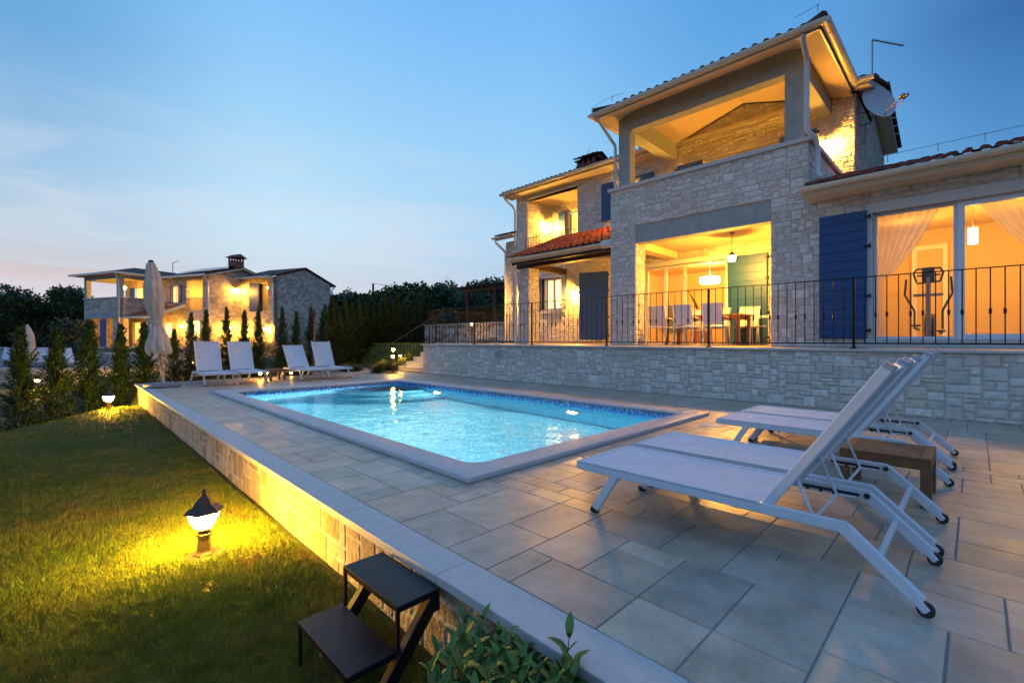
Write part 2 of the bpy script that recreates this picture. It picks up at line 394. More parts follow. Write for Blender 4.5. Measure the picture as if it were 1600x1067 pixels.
# ------------------------------------------------------------------ roof tiles
def tiles(mb,o,al,sl,W,Ln,pitch=.2,course=.36,hgt=.055,cols=None,rnd=None,up=None):
    """barrel tiles: o = eave start, al = unit along eave, sl = unit up the slope"""
    rnd=rnd or random.Random(3)
    o=Vector(o);al=Vector(al).normalized();sl=Vector(sl).normalized();nn=al.cross(sl)
    if nn.z<0: nn=-nn
    cols=cols or [(.20,.065,.035),(.25,.085,.045),(.16,.05,.03),(.22,.09,.06)]
    nt_=max(1,round(W/pitch)); p=W/nt_; nc=max(1,math.ceil(Ln/course)); m=6
    for i in range(nt_):
        for j in range(nc):
            s0=j*course-(.02 if j else .0); s1=min(Ln,(j+1)*course)
            c=rnd.choice(cols); k=rnd.uniform(.75,1.2); c=tuple(q*k for q in c)
            lift=.02*rnd.uniform(.7,1.3)
            for (c0,wd,sg,dz) in ((i*p+p*.5,p*.6,1,.012),(i*p,p*.6,-1,.0)):
                vs=[]
                for s_,lf in((s0,lift),(s1,0)):
                    for q in range(m+1):
                        t=math.pi*q/m
                        vs.append(o+al*(c0-math.cos(t)*wd/2)+sl*s_+nn*(lf+dz+(hgt*math.sin(t) if sg>0 else .028-.028*math.sin(t))))
                fs=[(q,q+1,m+1+q+1,m+1+q) for q in range(m)]
                if sg>0:
                    fs+=[tuple(range(m+1))[::-1]]
                mb.add(vs,fs,c if sg>0 else tuple(q*.8 for q in c))
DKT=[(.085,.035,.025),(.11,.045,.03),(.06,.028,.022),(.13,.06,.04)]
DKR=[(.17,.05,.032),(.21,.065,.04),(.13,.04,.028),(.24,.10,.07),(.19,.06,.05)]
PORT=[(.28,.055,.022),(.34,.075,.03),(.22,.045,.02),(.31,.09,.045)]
def W(mb,name,material,parent=None,**k):
    """build geometry given in world coordinates under a parent"""
    off=Vector((0,0,0)); p=parent
    while p: off+=p.location; p=p.parent
    if off.length: mb.v=[(x-off.x,y-off.y,z-off.z) for x,y,z in mb.v]
    if k.get('clip'): k['clip']=[(Vector(c)-off,n) for c,n in k['clip']]
    return mb.build(name,material,parent,**k)
def wx(x,y): return x+y*(.0143-(x-1.2)/7.13*.0278)
def warp(mb): mb.v=[(wx(x,y),y,z) for x,y,z in mb.v]; return mb
def lamp(name,parent,loc,power,col=(1,.55,.2),r=.06,kind='POINT',spot=None,rot=None):
    l=bpy.data.lights.new(name,kind); l.energy=power; l.color=col
    if kind=='POINT': l.shadow_soft_size=r
    if kind=='AREA': l.shape='DISK'; l.size=r
    if kind=='SPOT': l.shadow_soft_size=r; l.spot_size=spot; l.spot_blend=.6
    o=bpy.data.objects.new(name,l); COL.objects.link(o)
    off=Vector((0,0,0)); p=parent
    while p: off+=p.location; p=p.parent
    o.location=Vector(loc)-off; o.parent=parent
    if rot: o.rotation_euler=rot
    return o

# ================================================================== terrain
def sm(t): t=np.clip(t,0,1); return t*t*(3-2*t)
def gz(x,y):
    x=np.asarray(x,float); y=np.asarray(y,float)
    d=y-(13.0+1.6*(np.minimum(x,.9)-.9))
    left=-.42-1.05*sm(d/3.5)
    back=-.12-.9*sm((y-15.3)/3)
    k=sm((x-1.25)/.3)*sm((y-13.6)/.4)
    z=left*(1-k)+back*k
    under=((x>1.5)&(x<8.2)&(y>-1.5)&(y<13.7)); z=np.where(under,-2.4,z)
    pl=.86*sm((x-8.35)/1.7)*sm((y-13.8)/.8)
    m=(x>8.3)&(y>13.7); z=np.where(m,np.maximum(z,0)*0-.04+pl,z)
    m2=(x>9.8)&(y>12.2); z=np.where(m2,.84,z)
    # path bed
    pth=(x>5.6)&(x<=8.5)&(y>13.7)&(y<22); z=np.where(pth,-.06+.42*sm((y-14.5)/6),z)
    rough=.010*np.sin(x*3.1+y*1.7)*np.cos(y*2.3-x)+.006*np.sin(x*7.3)*np.sin(y*6.1)
    z=z+np.where(m2|under,0,rough)
    far=sm((np.hypot(x,y)-60)/200)
    return z*(1-far)+far*(-1.0)
def axis(a,b,st,far):
    c=list(np.arange(a,b+1e-6,st)); g=st; lo=[a]; hi=[b]
    while lo[-1]>-far: g*=1.35; lo.append(lo[-1]-g)
    g=st
    while hi[-1]<far: g*=1.35; hi.append(hi[-1]+g)
    return np.array(lo[:0:-1]+c+hi[1:])
def sheet(name,xs,ys,fn,material,kind='structure'):
    X,Y=np.meshgrid(xs,ys); Z=fn(X,Y); nx=len(xs); ny=len(ys)
    v=np.stack([X,Y,Z],-1).reshape(-1,3)
    idx=np.arange(nx*ny).reshape(ny,nx); f=np.stack([idx[:-1,:-1],idx[:-1,1:],idx[1:,1:],idx[1:,:-1]],-1).reshape(-1,4)
    me=bpy.data.meshes.new(name); me.from_pydata(v.tolist(),[],f.tolist()); me.materials.append(material)
    ca=me.color_attributes.new('Col','FLOAT_COLOR','CORNER'); ca.data.foreach_set('color',np.ones(len(f)*16))
    for p in me.polygons: p.use_smooth=True
    o=bpy.data.objects.new(name,me); COL.objects.link(o); o['kind']=kind; return o
sheet('ground',axis(-5,16,.25,1500),axis(-3,26,.25,1500),gz,M['ground'])

# grass blades of the mown lawn
def blades(name,x,y,h,wd,material,cl=None):
    n=len(x); z=gz(x,y); a=rng.uniform(0,2*np.pi,n); dx=np.cos(a)*wd/2; dy=np.sin(a)*wd/2
    lean=rng.normal(0,.42,(n,2))*h[:,None]
    v=np.empty((n,3,3)); v[:,0]=np.stack([x-dx,y-dy,z-.005],-1); v[:,1]=np.stack([x+dx,y+dy,z-.005],-1); v[:,2]=np.stack([x+lean[:,0],y+lean[:,1],z+h],-1)
    me=bpy.data.meshes.new(name); me.vertices.add(n*3); me.vertices.foreach_set('co',v.reshape(-1))
    me.loops.add(n*3); me.loops.foreach_set('vertex_index',np.arange(n*3)); me.polygons.add(n)
    me.polygons.foreach_set('loop_start',np.arange(n)*3); me.polygons.foreach_set('loop_total',np.full(n,3)); me.update(calc_edges=True)
    me.materials.append(material)
    c=np.ones((n,3,4)); b=(rng.uniform(.55,1.3,n)*(1 if cl is None else (.68+.62*cl)))[:,None]; c[:,:,0]=b*rng.uniform(.8,1.5,n)[:,None]; c[:,:,1]=b; c[:,:,2]=b*.9
    ca=me.color_attributes.new('Col','FLOAT_COLOR','CORNER'); ca.data.foreach_set('color',c.reshape(-1))
    o=bpy.data.objects.new(name,me); COL.objects.link(o); return o
LAMP1=(.74,3.72)
def lawn_pts(n):
    u=rng.uniform(-40,760,n); D=1.6/(rng.uniform(1.6/16,1,n)**1.0)   # ~1/D^2 density
    s=(u-800)/722; sa,ca=math.sin(YAW),math.cos(YAW)
    x=D*(sa+s*ca); y=D*(ca-s*sa)
    k=(x<1.19+.0143*y)&(y<15.5)&(y>0)&(x>-8); x,y,D=x[k],y[k],D[k]
    k=np.hypot(x-LAMP1[0],y-LAMP1[1])>.10+.05*rng.random(len(x)); return x[k],y[k],D[k]
x,y,D=lawn_pts(800000)
def vnoise(x,y,sc,seed):
    g=np.random.default_rng(seed).random((256,256)); fx=(x/sc)%255; fy=(y/sc)%255; i=fx.astype(int); j=fy.astype(int); a=fx-i; b=fy-j
    return g[i,j]*(1-a)*(1-b)+g[i+1,j]*a*(1-b)+g[i,j+1]*(1-a)*b+g[i+1,j+1]*a*b
CL=vnoise(x+20,y+20,.055,1)*.55+vnoise(x+20,y+20,.16,2)*.3+vnoise(x+20,y+20,.5,3)*.15
keep=rng.random(len(x))<.35+1.1*CL; x,y,D,CL=x[keep],y[keep],D[keep],CL[keep]
h=rng.uniform(.012,.033,len(x))*(1+.03*D)*(.70+.55*CL); wd=.0032*(1+.45*D)*.6
tag(blades('lawn_grass',x,y,h,wd,M['grass'],CL),'short mown green and straw coloured grass of the lawn below the stone pool deck','grass',kind='stuff')
n=26000; x=rng.uniform(8.5,13.5,n); y=rng.uniform(13.9,21,n)
k=(x>8.6+.0*y); x,y=x[k],y[k]
tag(blades('bank_grass',x,y,rng.uniform(.03,.07,len(x)),np.full(len(x),.03),M['grass']),'lamp lit grass bank rising beside the garden steps','grass',kind='stuff')

# ================================================================== pool deck
PO=(2.12,6.47,2.60,10.62)     # coping outer
PI=(2.40,6.14,2.875,10.12)    # coping inner
CAPI=1.385; DW=8.34; DN=-2.2; DF=14.03
dk=MB(); cell=(DW-CAPI)/46; rr=random.Random(5)
nx=int(round((DW-CAPI)/cell)); ny=int(round((DF-.0-DN)/cell)); used=[[False]*nx for _ in range(ny)]
TC=[(.50,.375,.27),(.45,.355,.27),(.52,.40,.30),(.43,.345,.27),(.49,.36,.25),(.46,.385,.31)]
for j in range(ny):
    for i in range(nx):
        X=CAPI+(i+.5)*cell; Y=DN+(j+.5)*cell
        if PO[0]-.02<X<PO[1]+.02 and PO[2]-.02<Y<PO[3]+.02: used[j][i]=True
for j in range(ny):
    for i in range(nx):
        if used[j][i]: continue
        ops=[(3,2),(3,3),(2,2),(2,3),(2,2),(3,2),(2,1),(4,3),(1,2),(1,1)]
        wts=[5,3,4,5,3,4,2,1.5,1.2,.3]; order=sorted(range(len(ops)),key=lambda q:-rr.random()**(1/wts[q]))
        ww=hh=1
        for q in order:
            a,b=ops[q]
            if i+a<=nx and j+b<=ny and all(not used[j+r][i+p] for r in range(b) for p in range(a)): ww,hh=a,b;break
        for r in range(hh):
            for p in range(ww): used[j+r][i+p]=True
        x0,x1=CAPI+i*cell,CAPI+(i+ww)*cell; y0,y1=DN+j*cell,DN+(j+hh)*cell
        hc=cell*.55
        if y1>PO[2]+hc and y0<PO[3]-hc:
            if abs(x1-PO[0])<hc: x1=PO[0]+.01
            if abs(x0-PO[1])<hc: x0=PO[1]-.01
        if x1>PO[0]+hc and x0<PO[1]-hc:
            if abs(y1-PO[2])<hc: y1=PO[2]+.01
            if abs(y0-PO[3])<hc: y0=PO[3]-.01
        g=.0022; c=rr.choice(TC); k=rr.uniform(.88,1.08); c=tuple(q*k for q in c)
        b=.003; z=rr.uniform(-.0006,.0006)
        P=[(x0+g,y0+g),(x1-g,y0+g),(x1-g,y1-g),(x0+g,y1-g)]; Q=[(x0+g+b,y0+g+b),(x1-g-b,y0+g+b),(x1-g-b,y1-g-b),(x0+g+b,y1-g-b)]
        vs=[(a,d,-.006) for a,d in P]+[(a,d,z) for a,d in Q]
        dk.add(vs,[(0,1,5,4),(1,2,6,5),(2,3,7,6),(3,0,4,7),(4,5,6,7)],c)
m,t,b=newmat('deck_porcelain_tiles'); n_=t.nodes; l_=t.links
a=n_.new('ShaderNodeAttribute'); a.attribute_name='Col'; tcn=n_.new('ShaderNodeTexCoord')
def _n(sc,lo,hi,det=6,ro=.6):
    q=n_.new('ShaderNodeTexNoise'); q.inputs['Scale'].default_value=sc; q.inputs['Detail'].default_value=det; q.inputs['Roughness'].default_value=ro; l_.new(tcn.outputs['Object'],q.inputs['Vector'])
    r=n_.new('ShaderNodeMapRange'); r.inputs[1].default_value=.3; r.inputs[2].default_value=.7; r.inputs[3].default_value=lo; r.inputs[4].default_value=hi; l_.new(q.outputs[0],r.inputs[0]); return r.outputs[0]
def _mul(p,q):
    r=n_.new('ShaderNodeMix'); r.data_type='RGBA'; r.blend_type='MULTIPLY'; r.inputs[0].default_value=1; l_.new(p,r.inputs[6]); l_.new(q,r.inputs[7]); return r.outputs[2]
l_.new(_mul(_mul(a.outputs['Color'],_n(5,.72,1.18)),_n(60,.9,1.08)),b.inputs['Base Color'])
l_.new(_n(3.5,.30,.48),b.inputs['Roughness']); b.inputs['Specular IOR Level'].default_value=.45
bp=n_.new('ShaderNodeBump'); bp.inputs['Strength'].default_value=.12; bp.inputs['Distance'].default_value=.004; l_.new(_n(45,0,1),bp.inputs['Height']); l_.new(bp.outputs[0],b.inputs['Normal'])
M['deck']=m
warp(dk); tag(dk.build('pool_deck',M['deck']),kind='structure')
gm=MB()
for (a0,a1,b0,b1) in ((1.3,PO[0]+.05,DN,DF),(PO[1]-.05,DW,DN,DF),(PO[0]+.05,PO[1]-.05,DN,PO[2]+.05),(PO[0]+.05,PO[1]-.05,PO[3]-.05,DF)): gm.box(a0,a1,b0,b1,-.12,-.0045)
warp(gm); M['grout']=mat('grey_grout',(.24,.225,.205),.9,noise=.1); tag(gm.build('deck_base',M['grout']),kind='structure')
# garden path leading on from the deck
def pf(X,Y): return X
pv=[];pfc=[]
for i in range(25):
    t=i/24; y=14.02+t*7; cx=6.9+1.0*t*t*2.2; hw=1.3-.75*min(1,t*2.2)
    z=max(float(gz(cx,y))+.05,.0)
    pv+= [(cx-hw,y,z),(cx+hw,y,z)]
    if i: pfc.append((2*i-2,2*i-1,2*i+1,2*i))
pm=MB(); pm.add(pv,pfc,(.36,.32,.28)); tag(pm.build('garden_path',M['deck']),kind='structure')

# deck retaining wall with its pale cap
rw=root('deck_retaining_wall','low rock faced limestone wall with pale slab cap between lawn and pool deck','retaining wall',(1.2,6,-.42))
mb=MB(); PALD=[(.44,.35,.24),(.37,.29,.20),(.49,.40,.28),(.31,.24,.165)]
wall(mb,(1.245,14.0,-.62),(0,-1,0),(0,0,1),(-1,0,0),16.2,.575,th=.1,cell=.095,prot=.005,pal=PALD,opt=[(2,2),(3,2),(1,2),(2,3),(1,1),(2,1),(3,3),(2,2),(3,1)],gap=.0035)
wall(mb,(1.245,13.99,-.62),(1,0,0),(0,0,1),(0,1,0),6,.575,th=.1,cell=.1,prot=.03,pal=PALD)
W(warp(mb),'masonry',M['stone'],rw)
mb=MB(); y=DN
rr=random.Random(9)
while y<DF-.01:
    y1=min(DF,y+rr.uniform(.9,1.1)); k=rr.uniform(.92,1.05)
    mb.box(1.19,CAPI-.002,y+.0015,y1-.0015,-.042,.0015,(k,k,k)); y=y1
mb.box(CAPI,4.6,DF-.0,DF+.04,-.042,.0015)
W(warp(mb),'cap_slab',M['cap'],rw,bevel=.004)

# ================================================================== swimming pool
sp=root('swimming_pool','rectangular mosaic lined swimming pool with grey bullnose coping set in the tiled deck','swimming pool',(4.3,6.5,-1.35))
H0=.045; WL=-.055
def rrect(x0,x1,y0,y1,r,n=6):
    pts=[]
    for cx,cy,a in((x1-r,y0+r,-90),(x1-r,y1-r,0),(x0+r,y1-r,90),(x0+r,y0+r,180)):
        for i in range(n+1):
            t=R(a+90*i/n); pts.append((cx+r*math.cos(t),cy+r*math.sin(t)))
    return pts
n6=6
outer=rrect(*PO[:2],*PO[2:],.008,n6); inner=rrect(*PI[:2],*PI[2:],.16,n6)
def rings(mb,loops):
    n=len(loops[0]); vs=[p for lp in loops for p in lp]
    fs=[(i*n+k,i*n+(k+1)%n,(i+1)*n+(k+1)%n,(i+1)*n+k) for i in range(len(loops)-1) for k in range(n)]
    mb.add(vs,fs)
def off(lp,x0,x1,y0,y1,d):
    cx,cy=(x0+x1)/2,(y0+y1)/2; sx=((x1-x0)/2+d)/((x1-x0)/2); sy=((y1-y0)/2+d)/((y1-y0)/2)
    return [(cx+(x-cx)*sx,cy+(y-cy)*sy) for x,y in lp]
mb=MB(); z=lambda lp,h:[(x,y,h) for x,y in lp]
rings(mb,[z(off(outer,*PO,-.012),-.02),z(off(outer,*PO,-.012),.004),z(outer,.008),z(outer,H0-.012),z(off(outer,*PO,-.004),H0-.003),z(off(outer,*PO,-.014),H0),
          z(off(inner,*PI,.02),H0),z(off(inner,*PI,.006),H0-.006),z(inner,H0-.02),z(off(inner,*PI,.005),H0-.035),z(off(inner,*PI,.03),H0-.045)])
W(warp(mb),'coping',M['coping'],sp,smooth=True)
ir=off(inner,*PI,.012)
mb=MB(); rings(mb,[z(ir,H0-.03),z(ir,-.20)]); W(warp(mb),'waterline_band',M['band'],sp)
mb=MB(); rings(mb,[z(off(inner,*PI,.016),H0-.03),z(off(inner,*PI,.016),-1.35)]); nn=len(ir); mb.add(z(off(inner,*PI,.016),-1.35),[tuple(range(nn))])
W(warp(mb),'basin',M['mosaic'],sp)
mb=MB()
for r_,zt in((1.9,-1.05),(1.55,-.75),(1.2,-.45)):
    pts=[(PI[1]+.01,PI[3]+.01)]+[(PI[1]+.01+r_*math.cos(R(a)),PI[3]+.01+r_*math.sin(R(a))) for a in range(180,271,6)]
    mb.prism(pts,'z',-1.34,zt)
W(warp(mb),'corner_step',M['mosaic'],sp)
for Y in(8.45,4.70):
    mb=MB(); mb.cyl((PI[1]+.02,Y,-.62),(PI[1]-.02,Y,-.62),.13,n=24); l1=W(warp(mb),'pool_lamp',M['white'],sp)
    mb=MB(); mb.cyl((PI[1]-.02,Y,-.62),(PI[1]-.028,Y,-.62),.09,n=24); W(warp(mb),'lens',M['bulb_pool'],l1)
    lamp('pool_light',sp,(wx(PI[1],Y)-.06,Y,-.60),340,(.97,.96,.88),.12,'AREA',rot=(0,R(88),0))
mb=MB()
for X,Y in((3.3,2.74),(5.3,2.74)): pass
mb.lathe([(.07,0),(.07,.003),(.05,.004)],(2.3,2.72,H0),16)
mb=MB(); lp=[(x,y,WL) for x,y in off(inner,*PI,.008)]; mb.add(lp,[tuple(range(len(lp)))])
wa=warp(mb).build('pool_water',M['water']); wa['kind']='structure'
if wa.data.polygons[0].normal.z<0: wa.data.flip_normals()
mb=MB(); mb.box(6.78,7.02,2.42,2.66,-.002,.004); 
tag(warp(mb).build('skimmer_lid',M['cap']),'pale square access lid in the deck tiles nearest the far right coping corner','lid')
mb=MB(); mb.box(5.62,5.86,2.16,2.40,-.002,.004)
tag(warp(mb).build('skimmer_lid',M['cap']),'small pale square access lid in the deck tiles by the nearest lounger heads','lid')

# ================================================================== raised terrace
TZ=.91; TY=12.1
tr=root('terrace_retaining_wall','long squared limestone retaining wall holding up the house terrace behind the pool','retaining wall',(8.3,5,0))
mb=MB(); wall(mb,(8.345,TY,0),(0,-1,0),(0,0,1),(-1,0,0),TY+4,.875,th=.15,prot=.017,cell=.058)
wall(mb,(8.36,TY-.01,0),(1,0,0),(0,0,1),(0,1,0),1.3,.875,th=.15)
W(warp(mb),'masonry',M['stone'],tr)
mb=MB(); y=-4
while y<TY-.01:
    y1=min(TY+.03,y+1.0); k=rr.uniform(.9,1.05); mb.box(8.29,8.62,y+.0015,y1-.0015,.876,TZ+.004,(k,k,k)); y=y1
W(warp(mb),'cap_slab',M['cap'],tr,bevel=.004)
mb=MB(); mb.box(8.30,8.33,8.58,8.86,.60,.77); v=W(warp(mb),'vent',M['pipe'],tr)
mb=MB()
for i in range(6): mb.box(8.293,8.30,8.60,8.84,.615+i*.025,.630+i*.025)
W(warp(mb),'louvre',M['steel'],v)
mb=MB()
xs=[8.55,9.6,10.6,11.6,12.6,13.7]
for i in range(42):
    for j in range(13):
        y0=-4+i*.4; x0=8.6+j*.4
        if y0>TY-.3: continue
        c=rr.choice(TC); mb.box(x0+.003,x0+.397,y0+.003,y0+.397,TZ-.05,TZ,c)
tag(mb.build('terrace_floor',M['deck']),kind='structure')
mb=MB(); mb.box(8.5,13.9,-4,TY-.02,.3,TZ-.006); tag(mb.build('terrace_slab',M['grout']),kind='structure')

# garden steps up to the terrace
st=root('garden_steps','flight of pale stone steps climbing to the left end of the raised terrace','steps',(9,13,0))
for i in range(6):
    x0=8.34+i*.29; mb=MB(); mb.box(x0+.02,10.1,TY+.03,13.82,.0 if i==0 else i*.152-.01,(i+1)*.152-.035); s_=W(mb,'riser_block',M['coping'],st)
    mb=MB(); mb.box(x0,x0+.31 if i<5 else 10.1,TY+.03,13.84,(i+1)*.152-.035,(i+1)*.152); W(mb,'tread',M['cap'],s_,bevel=.006)

# ------------------------------------------------------------------ wrought-iron railings
def collar(mb,x,y,z):
    mb.lathe([(.009,-.035),(.016,-.03),(.016,-.02),(.011,-.012),(.019,0),(.011,.012),(.016,.02),(.016,.03),(.009,.035)],(x,y,z),8)
rl=root('terrace_railing','long black wrought iron railing with knuckled balusters along the edge of the raised terrace','railing',(8.4,5,TZ))
posts=[12.09,9.92,7.73,5.56,3.40,1.27,-.9,-3.0]; RX=8.4; RT=TZ+1.05; RB=TZ+.085
rr=random.Random(21)
for y in posts:
    mb=MB(); mb.bar((RX,y,TZ),(RX,y,RT-.006),.034,.034,.004,up=(1,0,0)); p=W(mb,'post',M['iron'],rl)
    mb=MB(); mb.lathe([(.055,0),(.055,.008),(.03,.014),(.022,.03)],(RX,y,TZ+.004),12); W(mb,'foot_plate',M['iron'],p)
mb=MB(); mb.bar((RX,posts[0]+.02,RT),(RX,posts[-1],RT),.04,.012,.002); W(mb,'top_rail',M['iron'],rl)
mb=MB(); mb.bar((RX,posts[0],RB),(RX,posts[-1],RB),.02,.02,.002); W(mb,'bottom_rail',M['iron'],rl)
for a,b in zip(posts,posts[1:]):
    n=17
    for i in range(1,n):
        y=a+(b-a)*i/n; mb=MB(); mb.cyl((RX,y,RB),(RX,y,RT-.004),.0065,n=8,cap=False)
        if (i%3)!=1 : collar(mb,RX,y,TZ+.50)
        if y<-1.2: continue
        W(mb,'baluster',M['iron'],rl)
# return towards the house at the stair head
mb=MB()
r2=root('stair_head_railing','black iron railing returning from the terrace corner towards the house beside the garden steps','railing',(9.2,TY,TZ))
mb.bar((8.42,TY,RT),(12.0,TY,RT),.04,.012); mb.bar((8.42,TY,RB),(12.0,TY,RB),.02,.02); W(mb,'rail',M['iron'],r2)
for i in range(1,29):
    x_=8.42+i*.125
    if 9.9<x_<10.9 and False: continue
    mb=MB(); mb.cyl((x_,TY,RB if i%9 else TZ),(x_,TY,RT),.0065 if i%9 else .016,n=8); W(mb,'baluster' if i%9 else 'post',M['iron'],r2)
# stair handrail
r3=root('stair_railing','sloping black iron handrail with balusters along the garden side of the stone steps','railing',(8.9,13.85,0))
A=Vector((8.06,13.86,.90));B=Vector((9.75,13.86,1.83)); a0=Vector((8.3,13.86,.12)); b0=Vector((9.9,13.86,.98))
mb=MB(); mb.bar(A,B,.035,.012); mb.bar(a0,b0,.02,.02); W(mb,'rail',M['iron'],r3)
for i in range(13):
    t=i/12; p=a0.lerp(b0,t); q=A+(B-A)*((p.x-A.x)/(B.x-A.x)); mb=MB(); mb.cyl((p.x,p.y,p.z if i not in(0,12) else p.z-.12),(p.x,p.y,q.z),.0065 if i not in (0,12) else .015,n=8)
    W(mb,'baluster' if i not in(0,12) else 'post',M['iron'],r3)

# ================================================================== the villa
VX=12.7; VZ=TZ
vl=root('villa','two storey limestone villa with balcony loggia, terracotta roofs and blue shutters above the pool','villa',(12.7,5,TZ))
NX=(-1,0,0); UY=(0,-1,0); UZ=(0,0,1)
FX=10.0
# front wall: balcony block and low wing share one plane
mb=MB()
wall(mb,(FX,6.5,TZ),UY,UZ,NX,10.5,2.89,holes=((.7,3.67,-.1,2.9),(5.20,8.55,-.1,2.48)),th=.28)
wall(mb,(FX,6.5,TZ+2.89),UY,UZ,NX,4.3,.95,th=.28)
wall(mb,(FX+.02,2.197,3.55),(1,0,0),UZ,(0,-1,0),2.68,1.19,th=.05)        # parapet return over the wing roof
masonry(mb,(FX,5.8,TZ),(1,0,0),UZ,(0,-1,0),.45,2.46)               # cheek of the corner pillar
masonry(mb,(FX,6.5,TZ),(1,0,0),UZ,(0,1,0),.45,3.9)
mb.box(10.02,10.45,5.802,6.48,TZ,3.7,MORTAR); mb.box(10.02,10.45,2.3,2.828,TZ,3.7,MORTAR)
mb.box(10.3,12.7,2.3,2.5,TZ,3.6,(.5,.42,.3)); mb.box(10.2,12.7,6.3,6.5,3.82,4.72,MORTAR); mb.box(10.28,12.7,2.25,2.4,3.85,4.72,MORTAR)
W(mb,'front_wall',M['stone'],vl)
# main range front wall
mb=MB()
Hh=[(.56,2.92,3.14,5.38),(1.31,2.27,1.20,2.34),(4.19,5.2,-.1,2.33),(4.38,5.32,3.96,5.14),(5.39,7.87,-.1,2.29),(7.23,9.09,3.04,5.04)]
wall(mb,(VX,12.49,TZ),UY,UZ,NX,10.59,5.62,holes=Hh,th=.3)
W(mb,'main_wall',M['stone'],vl)
mb=MB(); wall(mb,(VX-.012,6.58,6.42),UY,UZ,NX,4.66,.83,th=.1)
W(mb,'balcony_gable',M['stone'],vl,clip=[((12.7,4.24,7.13),(0,-.3,1)),((12.7,4.24,7.13),(0,.3,1))])
PALS=[(.30,.28,.27),(.34,.32,.30),(.26,.25,.24),(.31,.29,.26)]  # darker stone tones: shade on the gable side is put into the colour
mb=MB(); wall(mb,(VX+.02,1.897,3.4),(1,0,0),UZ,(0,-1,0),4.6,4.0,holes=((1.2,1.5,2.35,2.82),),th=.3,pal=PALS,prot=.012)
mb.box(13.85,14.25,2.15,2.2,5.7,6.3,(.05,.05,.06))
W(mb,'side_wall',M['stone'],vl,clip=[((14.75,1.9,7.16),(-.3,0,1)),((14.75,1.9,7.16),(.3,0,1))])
mb=MB(); wall(mb,(VX+.02,11.926,4.05),(1,0,0),UZ,(0,-1,0),1.47,2.35,th=.2); wall(mb,(14.2,11.93,4.05),UY,UZ,NX,2.4,2.35,holes=((.70,1.75,.6,2.0),),th=.2)
mb.box(13.0,14.2,9.4,9.56,4.05,6.4,(.45,.38,.28))
W(mb,'loggia_wall',M['stone'],vl)
mb=MB(); mb.box(12.72,14.2,9.57,11.93,3.9,4.08); W(mb,'loggia_floor',M['plaster'],vl)
mb=MB(); mb.box(13.01,14.2,9.57,11.93,6.34,6.40); W(mb,'loggia_ceiling',M['plaster'],vl)
mb=MB(); mb.box(12.655,12.95,9.35,12.10,6.29,6.44); W(mb,'loggia_lintel',M['wood_dark'] if 0 else M['render'],vl)
# rest of the body, out of sight
mb=MB(); mb.box(17.0,17.2,1.95,12.4,TZ,6.4,MORTAR); mb.box(13.0,17.2,12.2,12.47,TZ,6.4,(.42,.38,.3)); mb.box(13,17,2,12.2,3.62,3.85,MORTAR)
W(mb,'rear_wall',M['stone'],vl)

# concrete frame of the balcony
mb=MB(); mb.box(10.02,10.3,2.83,5.80,3.375,3.80); W(mb,'lintel',M['render'],vl)
mb=MB(); mb.box(FX-.06,FX+.30,2.12,6.56,4.745,4.83); mb.box(FX+.30,12.69,2.12,2.46,4.745,4.83); mb.box(FX+.30,12.69,6.25,6.56,4.745,4.83)
W(mb,'parapet_cap',M['cap'],vl,bevel=.008)
for y0,y1 in((6.02,6.33),(2.33,2.62)):
    mb=MB(); mb.box(10.1,10.37,y0,y1,4.83,6.2); W(mb,'column',M['render'],vl,bevel=.006)
mb=MB(); mb.box(10.1,10.37,2.33,6.33,6.2,6.70); mb.box(10.37,12.69,2.33,2.62,6.2,6.66); mb.box(10.37,12.69,6.02,6.33,6.2,6.66); W(mb,'ring_beam',M['render'],vl)
mb=MB(); mb.box(10.29,12.69,2.5,6.25,3.62,3.84); W(mb,'balcony_floor',M['plaster'],vl)
mb=MB(); mb.box(10.30,12.66,2.5,6.5,3.55,3.61); mb.box(10.46,12.66,6.0,6.32,3.36,3.55); W(mb,'dining_ceiling',M['plaster'],vl)
# vaulted balcony ceiling = underside of the hipped roof
mb=MB(); e=6.46; rz=7.15
a=(9.5,1.93,e);b=(9.5,6.55,e);c=(12.68,6.55,e);d=(12.68,1.93,e);r0=(11.81,4.24,rz);r1=(12.68,4.24,rz)
mb.add([a,b,c,d,r0,r1],[(0,1,4),(1,2,5,4),(3,0,4,5)])
u=.05; up=lambda p:(p[0],p[1],p[2]+u)
mb.add([up(q) for q in(a,b,c,d,r0,r1)],[(0,1,4),(1,2,5,4),(3,0,4,5)])
W(mb,'balcony_ceiling',M['plaster'],vl)

# ---- roofs
def half(r=.075,t=.012,n=8):
    o=[(-r*math.cos(math.pi*i/n),-r*math.sin(math.pi*i/n)) for i in range(n+1)]
    q=[((r-t)*math.cos(math.pi*i/n),-(r-t)*math.sin(math.pi*i/n)) for i in range(n+1)]
    return o+q
def gutter(ax,c,z,a0,a1,name='gutter',parent=None,r=.08,brackets=True):
    mb=MB(); mb.prism([(c+x,z+h) for x,h in half(r)],ax,a0,a1)
    for a in (a0,a1): mb.prism([(c+x,z+h) for x,h in [(-r*math.cos(math.pi*i/8),-r*math.sin(math.pi*i/8)) for i in range(9)]],ax,a-.004,a+.004)
    if brackets:
        k=a0+.4
        while k<a1: mb.prism([(c+x*1.06,z+h*1.06) for x,h in half(r,.014)],ax,k-.012,k+.012); k+=.9
    return W(mb,name,M['gutter'],parent,smooth=True)
